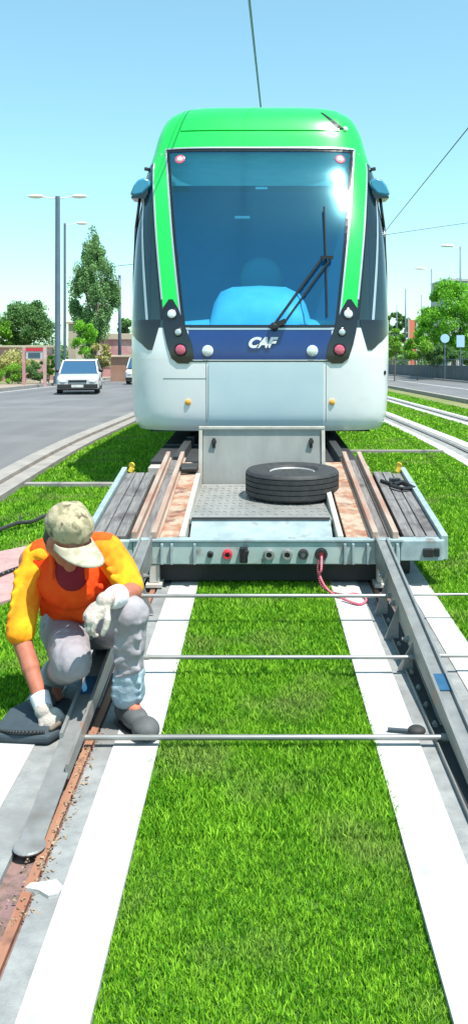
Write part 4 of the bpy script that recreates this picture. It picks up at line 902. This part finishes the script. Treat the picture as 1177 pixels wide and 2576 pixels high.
# ---------------------------------------------------------------- cars
def car(name, x, y, w, h, L, label, paint, van=False, yaw=0):
    g = gz(y)-.03; t = thing(name, (x, y, g), label, 'car' if not van else 'van', 'vehicles on the left road')
    X = lambda a: x+a*w/2
    # body seen from the front: sections along y
    def sec(y_, zb, zt, wf): return [(X(-wf), y_, g+zb), (X(wf), y_, g+zb), (X(wf*.99), y_, g+zt*.92), (X(wf*.90), y_, g+zt), (X(-wf*.90), y_, g+zt), (X(-wf*.99), y_, g+zt*.92)]
    hood = h*.60
    secs = [sec(y+.0, .28, hood*.80, .90), sec(y+.12, .20, hood*.90, .98), sec(y+.9, .18, hood, 1.0), sec(y+L*.8, .18, hood*1.02, 1.0), sec(y+L-.1, .22, hood*1.0, .98), sec(y+L, .3, hood*.9, .92)]
    b = B(); vs = [p for s in secs for p in s]; fs = [tuple(range(5, -1, -1)), tuple(len(vs)-6+k for k in range(6))]
    for i in range(len(secs)-1):
        for k in range(6): fs.append((i*6+k, i*6+(k+1) % 6, (i+1)*6+(k+1) % 6, (i+1)*6+k))
    b.add(vs, fs); obj('body', b, paint, t, bevel=.04)
    y0, y1, y2, y3 = (y+.75, y+1.45, y+L*.72, y+L-.15) if not van else (y+.35, y+.75, y+L-.1, y+L-.05)
    def q(y_, z_, wf): return [(X(-wf), y_, g+z_), (X(wf), y_, g+z_)]
    b = B(); a = q(y0+.02, hood-.01, .9)+q(y3, hood, .9)[::-1]; c = q(y1+.02, h-.04, .76)+q(y2, h-.04, .76)[::-1]
    b.hexa(a, c); C = obj('cabin', b, M['carglass'], t, bevel=.03)
    b = B(); b.hexa(q(y1-.03, h-.045, .79)+q(y2+.03, h-.045, .79)[::-1], q(y1+.1, h, .70)+q(y2-.1, h, .70)[::-1]); obj('roof', b, paint, t, bevel=.02)
    b = B()
    for s in (-1, 1): b.beam((X(s*.91), y0, g+hood), (X(s*.78), y1, g+h-.03), .05, .05); b.beam((X(s*.91), y3+.01, g+hood), (X(s*.78), y2, g+h-.03), .06, .06)
    obj('pillars', b, paint, t)
    b = B(); b.box(X(-.93), X(.93), y-.06, y+.1, g+.24, g+.40); obj('bumper', b, M['dark_steel'] if not van else M['black'], t, bevel=.02)
    b = B(); b.box(X(-.42), X(.42), y-.03, y+.01, g+.47, g+.55); obj('grille', b, M['black'], t)
    b = B(); b.box(X(-.28), X(.28), y-.075, y-.062, g+.28, g+.38); obj('number_plate', b, M['paint'], t)
    for s in (-1, 1):
        b = B(); b.ell((X(s*.68), y+.03, g+hood*.66), (.17, .06, .075)); obj('headlight', b, M['lamp_white'], t, smooth=True)
        b = B(); b.ell((X(s*1.04), y+1.2, g+hood*1.12), (.09, .06, .07)); obj('wing_mirror', b, M['black'], t, smooth=True)
        for yy in (y+.75, y+L-.8):
            b = B(); xx = X(s*.88); b.cyl((xx-.1, yy, g+.30), (xx+.1, yy, g+.30), .30, n=22); Wh = obj('wheel', b, M['rubber'], t)
            b = B(); b.cyl((xx+s*.1, yy, g+.3), (xx+s*.112, yy, g+.3), .19, n=18); obj('rim', b, M['rim'], Wh)
    b = B(); b.box(X(-.8), X(.8), y+.2, y+L-.2, g+.14, g+.2); obj('underbody', b, M['dark_steel'], t); t.rotation_euler.z = yaw
Z = 31.5; car('parked_car', pxw(195, Z), Z, 1.60, 1.27, 3.9, 'white hatchback driving on the left road beside the lamp posts', M['carwhite'], yaw=R(9))
Z = 46; car('delivery_van', pxw(352, Z), Z, 1.7, 1.5, 4.6, 'small white van farther up the left road, half hidden by the tram', M['carwhite'], van=True)

# ---------------------------------------------------------------- worker
WK = thing('person', (-.72, 3.5, 0), 'worker in orange shirt with sunlit yellow painted on its sleeves, camouflage cap and white gloves squatting over the left ramp', 'person')
V = Vector
headC = V((-.785, 3.40, .738)); F = V((.74, -.52, -.56)).normalized(); upv = (V((.18, -.18, 1))).normalized()
side = F.cross(upv).normalized(); upv = side.cross(F).normalized()        # side = his right-hand direction on screen
RH = Matrix((side, F, upv)).transposed()                                   # local x=side, y=front, z=up
hp = lambda x, y, z: headC+RH@V((x, y, z))
shL = V((-.985, 3.60, .585)); shR = V((-.632, 3.60, .615)); elL = V((-.985, 3.44, .315)); wrL = V((-.857, 3.30, .088))
elR = V((-.518, 3.38, .520)); wrR = V((-.572, 3.16, .560)); pel = V((-.79, 3.80, .27)); chest = V((-.80, 3.62, .50)); neck = V((-.80, 3.53, .655))
hipR = V((-.70, 3.76, .25)); knR = V((-.508, 3.27, .465)); anR = V((-.525, 3.33, .11)); hipL = V((-.89, 3.76, .25)); knL = V((-.735, 3.28, .275)); anL = V((-.885, 3.58, .10))
b = B()
b.ell(headC, (.074, .092, .108), RH); b.ell(hp(0, .03, -.055), (.052, .058, .062), RH); b.ell(hp(0, .075, -.095), (.026, .022, .022), RH)   # skull, jaw, chin
b.cap(hp(0, .088, .012), hp(0, .112, -.030), .009, .015); b.ell(hp(.0, .096, -.034), (.020, .012, .009), RH)      # nose
b.ell(hp(0, .088, -.066), (.026, .010, .006), RH); b.ell(hp(0, .086, -.076), (.023, .010, .006), RH)            # lips
for s in (-1, 1):
    b.ell(hp(s*.076, -.005, -.012), (.010, .022, .032), RH); b.ell(hp(s*.034, .080, .022), (.026, .014, .008), RH); b.ell(hp(s*.048, .055, -.03), (.02, .02, .018), RH)
b.cap(hp(0, -.03, -.06), neck, .056, .062)
b.chain([neck, chest, pel], [.07, .12, .12]); b.cap(shL, shR, .055)
b.chain([shL, elL, wrL], [.052, .041, .026]); b.cap(elL+(wrL-elL)*.12, elL+(wrL-elL)*.45, .033, .038)
b.chain([shR, elR, wrR], [.052, .041, .024]); b.cap(elR+(wrR-elR)*.12, elR+(wrR-elR)*.45, .033, .038)
b.chain([hipR, knR, anR], [.08, .055, .036]); b.chain([hipL, knL, anL], [.08, .055, .036])
b.cap(anR, anR+V((.035, -.035, -.05)), .032, .026); b.cap(anL, anL+V((.03, -.1, -.05)), .034, .03)
BD = blobmesh('body', b, M['skin'], WK, .0065, 3)
b = B()
for s in (-1, 1): b.ell(hp(s*.033, .082, .006), (.013, .008, .007), RH)
obj('eyes', b, M['lamp_white'], BD, smooth=True)
b = B()
for s in (-1, 1): b.ell(hp(s*.033, .090, .004), (.006, .003, .006), RH); b.cap(hp(s*.018, .093, .026), hp(s*.05, .083, .028), .004, .003)
obj('irises_and_brows', b, M['hair'], BD, smooth=True)
b = B(); b.ell(hp(0, -.022, .008), (.079, .082, .090), RH); b.ell(hp(0, -.05, -.04), (.062, .05, .05), RH)
blobmesh('hair', b, M['hair'], WK, .007, 2)
# cap: crown and curved brim
b = B(); b.ell(hp(0, -.012, .060), (.092, .106, .078), RH); b.ell(hp(0, -.02, .035), (.093, .104, .05), RH); b.ell(hp(.03, .03, .085), (.05, .05, .045), RH); b.ell(hp(-.03, -.04, .09), (.05, .05, .042), RH)
CAPO = blobmesh('cap', b, M['cap'], WK, .007, 3)
b = B(); b.lathe(hp(0, -.012, .128), upv, [(0, .006), (.003, .006), (.005, .003)], 10); obj('cap_button', b, M['cap'], CAPO)
b = B(); vs = []; fs = []; nn = 14
for j in range(7):
    for i in range(nn+1):
        a = math.pi*(i/nn-.5)*.98; r0 = .088; ex = .105*(math.cos(a)**.6 if math.cos(a) > 0 else 0)*j/6
        x = math.sin(a)*(r0+.006*j/6); y = .02+math.cos(a)*(.082)+ex; z = .040-.030*(x/.09)**2-.016*j/6
        vs.append(hp(x, y, z))
for j in range(6):
    for i in range(nn): fs.append((j*(nn+1)+i, j*(nn+1)+i+1, (j+1)*(nn+1)+i+1, (j+1)*(nn+1)+i))
b.add(vs, fs); o = obj('brim', b, M['brim'], CAPO, smooth=True); sd = o.modifiers.new('s', 'SOLIDIFY'); sd.thickness = .006
# shirt torso
b = B()
b.chain([shL+V((.05, 0, .012)), shR+V((-.05, 0, .012))], [.082, .082]); b.ell(V((-.795, 3.60, .53)), (.185, .125, .135)); b.ell(V((-.79, 3.64, .42)), (.165, .13, .13)); b.ell(V((-.78, 3.70, .34)), (.15, .13, .085))
b.ell(V((-.80, 3.52, .50)), (.13, .06, .10)); b.cap(neck+V((0, .01, -.035)), neck+V((.005, -.02, .0)), .082, .066)
# cloth folds
for k in range(9):
    x = -.93+k*.033; b.cap(V((x, 3.50+.02*math.sin(k*2.1), .53-.01*(k % 3))), V((x+.03*math.sin(k), 3.57, .36)), .013, .010)
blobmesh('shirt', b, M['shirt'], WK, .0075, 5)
b = B(); b.cap(shL+V((.03, 0, .012)), shL+(elL-shL)*.35, .072, .064); b.cap(shL+(elL-shL)*.35, elL+V((0, 0, .02)), .064, .060)
for k in range(6):
    t_ = .15+.14*k; c = shL+(elL-shL)*t_; b.cap(c+V((-.045, -.045, .01)), c+V((.05, -.05, -.035)), .014, .010)
b.ell(shL+V((.06, -.01, .035)), (.075, .075, .045))
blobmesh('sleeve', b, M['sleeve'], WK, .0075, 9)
b = B(); b.cap(shR+V((-.03, 0, .012)), shR+(elR-shR)*.4, .072, .062); b.cap(shR+(elR-shR)*.4, shR+(elR-shR)*.86, .062, .058)
for k in range(4):
    t_ = .15+.2*k; c = shR+(elR-shR)*t_; b.cap(c+V((-.05, -.04, .03)), c+V((.04, -.055, -.02)), .014, .010)
b.ell(shR+V((-.05, -.01, .035)), (.07, .075, .045))
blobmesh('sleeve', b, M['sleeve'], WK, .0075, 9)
# open collar
b = B(); b.cap(neck+V((-.065, -.055, -.01)), neck+V((-.06, -.085, -.10)), .014, .010); b.cap(neck+V((.075, -.055, -.005)), neck+V((.085, -.085, -.10)), .014, .010); b.cap(neck+V((-.065, -.055, -.01)), neck+V((-.02, .05, .02)), .014); b.cap(neck+V((.075, -.055, -.005)), neck+V((.04, .05, .02)), .014)
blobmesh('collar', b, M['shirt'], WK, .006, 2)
b = B(); b.ell(V((-.782, 3.475, .575)), (.072, .045, .085)); b.ell(V((-.785, 3.50, .63)), (.088, .06, .05)); blobmesh('painted_neck_shade', b, mat('maroon_neck_shade', (.22, .008, .02), .9, bump=.3), WK, .007, 3)  # shade on face and neck, painted in as a maroon shape
b = B(); b.ell(V((-.79, 3.665, .285)), (.165, .135, .052)); b.ell(V((-.78, 3.62, .30)), (.14, .11, .04)); blobmesh('waistband', b, M['belt'], WK, .008, 3)
# trousers
b = B(); b.ell(pel+V((0, -.02, -.01)), (.175, .135, .125)); b.chain([hipR, hipR+(knR-hipR)*.5, knR], [.105, .090, .073]); b.chain([hipL, hipL+(knL-hipL)*.5, knL], [.105, .092, .076])
sh = anR-knR; b.chain([knR, knR+sh*.3, knR+sh*.72], [.068, .062, .056]); sh2 = anL-knL; b.chain([knL, knL+sh2*.4, knL+sh2*.9], [.074, .066, .056])
for k in range(7):
    c = knR+sh*(.08+.09*k); s = 1 if k % 2 else -1; b.cap(c+V((-.045*s, -.055, .012)), c+V((.045*s, -.052, -.02)), .013, .009)
for k in range(5):
    c = hipL+(knL-hipL)*(.35+.13*k); b.cap(c+V((-.06, 0, .06)), c+V((.03, -.02, .075)), .013, .009)
blobmesh('trousers', b, M['trousers'], WK, .008, 4)
b = B(); b.cap(knR+sh*.70, knR+sh*.93, .064, .068); 
for k in range(3): c = knR+sh*(.72+.09*k); b.cap(c+V((-.05, -.045, 0)), c+V((.05, -.045, -.012)), .014, .011)
blobmesh('trouser_hem', b, M['hem'], WK, .0075, 2)
b = B(); b.cap(knL+sh2*.82, knL+sh2*.97, .062, .062); blobmesh('trouser_hem', b, M['hem'], WK, .0075, 2)
# shoes
def shoe(an, d, up_=V((0, 0, 1))):
    d = d.normalized(); b = B(); heel = V((an.x, an.y, .04))-d*.03; toe = heel+d*.19
    sd_ = d.cross(up_).normalized(); rot = Matrix((d, -sd_, up_)).transposed()
    b.ell(heel+V((0, 0, .015)), (.05, .040, .05), rot); b.ell(heel+d*.08+V((0, 0, .012)), (.09, .046, .045), rot); b.ell(toe-d*.02+V((0, 0, .003)), (.065, .052, .042), rot)
    o = blobmesh('shoe', b, M['shoe'], WK, .006, 3)
    b = B(); b.ell(heel+d*.075-V((0, 0, .03)), (.135, .050, .010), rot); obj('sole', b, M['black'], o, smooth=True)
    b = B(); b.ell(heel+d*.055+V((0, 0, .052)), (.055, .030, .022), rot); obj('tongue', b, M['shoe_red'], o, smooth=True)
    b = B()
    for k in range(4): c = heel+d*(.03+.028*k)+V((0, 0, .068-.009*k)); b.cap(c-sd_*.024, c+sd_*.024, .0035)
    obj('laces', b, M['belt'], o, smooth=True)
shoe(anR, V((.6, -.8, 0))); shoe(anL, V((-.05, -1, 0)))
# gloves
def glove(wr, d, n, curl, thumb_side, name='glove'):
    """wr wrist, d direction to the fingertips, n back-of-hand normal, curl per joint, thumb_side +-1"""
    d = d.normalized(); n = (n-d*n.dot(d)).normalized(); s = d.cross(n).normalized()*thumb_side
    rot = Matrix((s, d, n)).transposed(); b = B()
    b.ell(wr, (.035, .036, .034), rot); b.ell(wr+d*.055, (.043, .052, .018), rot); b.ell(wr+d*.03+s*.012, (.034, .034, .019), rot); b.ell(wr+d*.075, (.040, .028, .017), rot)
    for i, (o_, L, r) in enumerate(((.031, .072, .0105), (.0105, .082, .011), (-.0105, .076, .0105), (-.031, .060, .0092))):
        p = wr+d*(.088-.006*abs(i-1))+s*o_; a = 0; rr = r
        for k, fr in enumerate((.45, .32, .23)):
            a += curl*(1+.18*i)*(1.0 if k else .8); q = p+(d*math.cos(a)-n*math.sin(a)+s*o_*1.5).normalized()*L*fr; b.cap(p, q, rr, rr*.9, n=10); p = q; rr *= .9
    p = wr+d*.028+s*.032; q = p+(s*.75+d*.65-n*.25).normalized()*.036; r_ = q+(s*.25+d*.9-n*.5).normalized()*.030; t_ = r_+(d*.85-n*.6-s*.1).normalized()*.022
    b.chain([p, q, r_, t_], [.016, .0135, .0120, .0105])
    G_ = blobmesh(name, b, M['glove'], WK, .0032, 2)
    return G_, d
g_, d = glove(wrL+V((.004, -.012, -.006)), V((.42, -.20, -.26)), V((-.1, -.75, .65)), .42, 1)
b = B(); e = (wrL-elL).normalized(); b.lathe(wrL-e*.055, e, [(0, .034), (.006, .039), (.05, .036), (.075, .034), (.08, .028)], 20); autosmooth(obj('cuff', b, M['cuff'], g_))
g_, d = glove(wrR+V((-.012, -.006, -.004)), V((-.55, -.45, -.60)), V((-.35, -.75, .55)), .72, -1)
b = B(); e = (wrR-elR).normalized(); b.lathe(wrR-e*.095, e, [(0, .040), (.006, .046), (.05, .043), (.085, .036), (.09, .028)], 20); autosmooth(obj('cuff', b, M['cuff'], g_))
# pad and tool under the lower hand
t = thing('kneeling_pad', (-.87, 3.32, 0), 'dark blue grey pad on the ground under the worker\'s lowered glove', 'pad')
b = B(); b.prism([(-1.03, 3.18), (-.80, 3.16), (-.765, 3.22), (-.79, 3.50), (-.95, 3.52), (-1.02, 3.40)], 'z', .006, .04); obj('pad', b, M['pad'], t, bevel=.012)
b = B(); b.tube(spline([(-1.0, 3.20, .043), (-.92, 3.17, .05), (-.82, 3.18, .045)]), .007); obj('strap', b, M['black'], t, smooth=True)
t = thing('spanner', (-.79, 3.17, .02), 'brown handled tool held in the worker\'s lower glove', 'tool')
b = B(); b.cap((-.80, 3.20, .05), (-.745, 3.24, .075), .009); obj('handle', b, M['bark'], t, smooth=True)
b = B(); b.cap((-.745, 3.24, .075), (-.73, 3.25, .08), .006); obj('shaft', b, M['steel'], t, smooth=True)
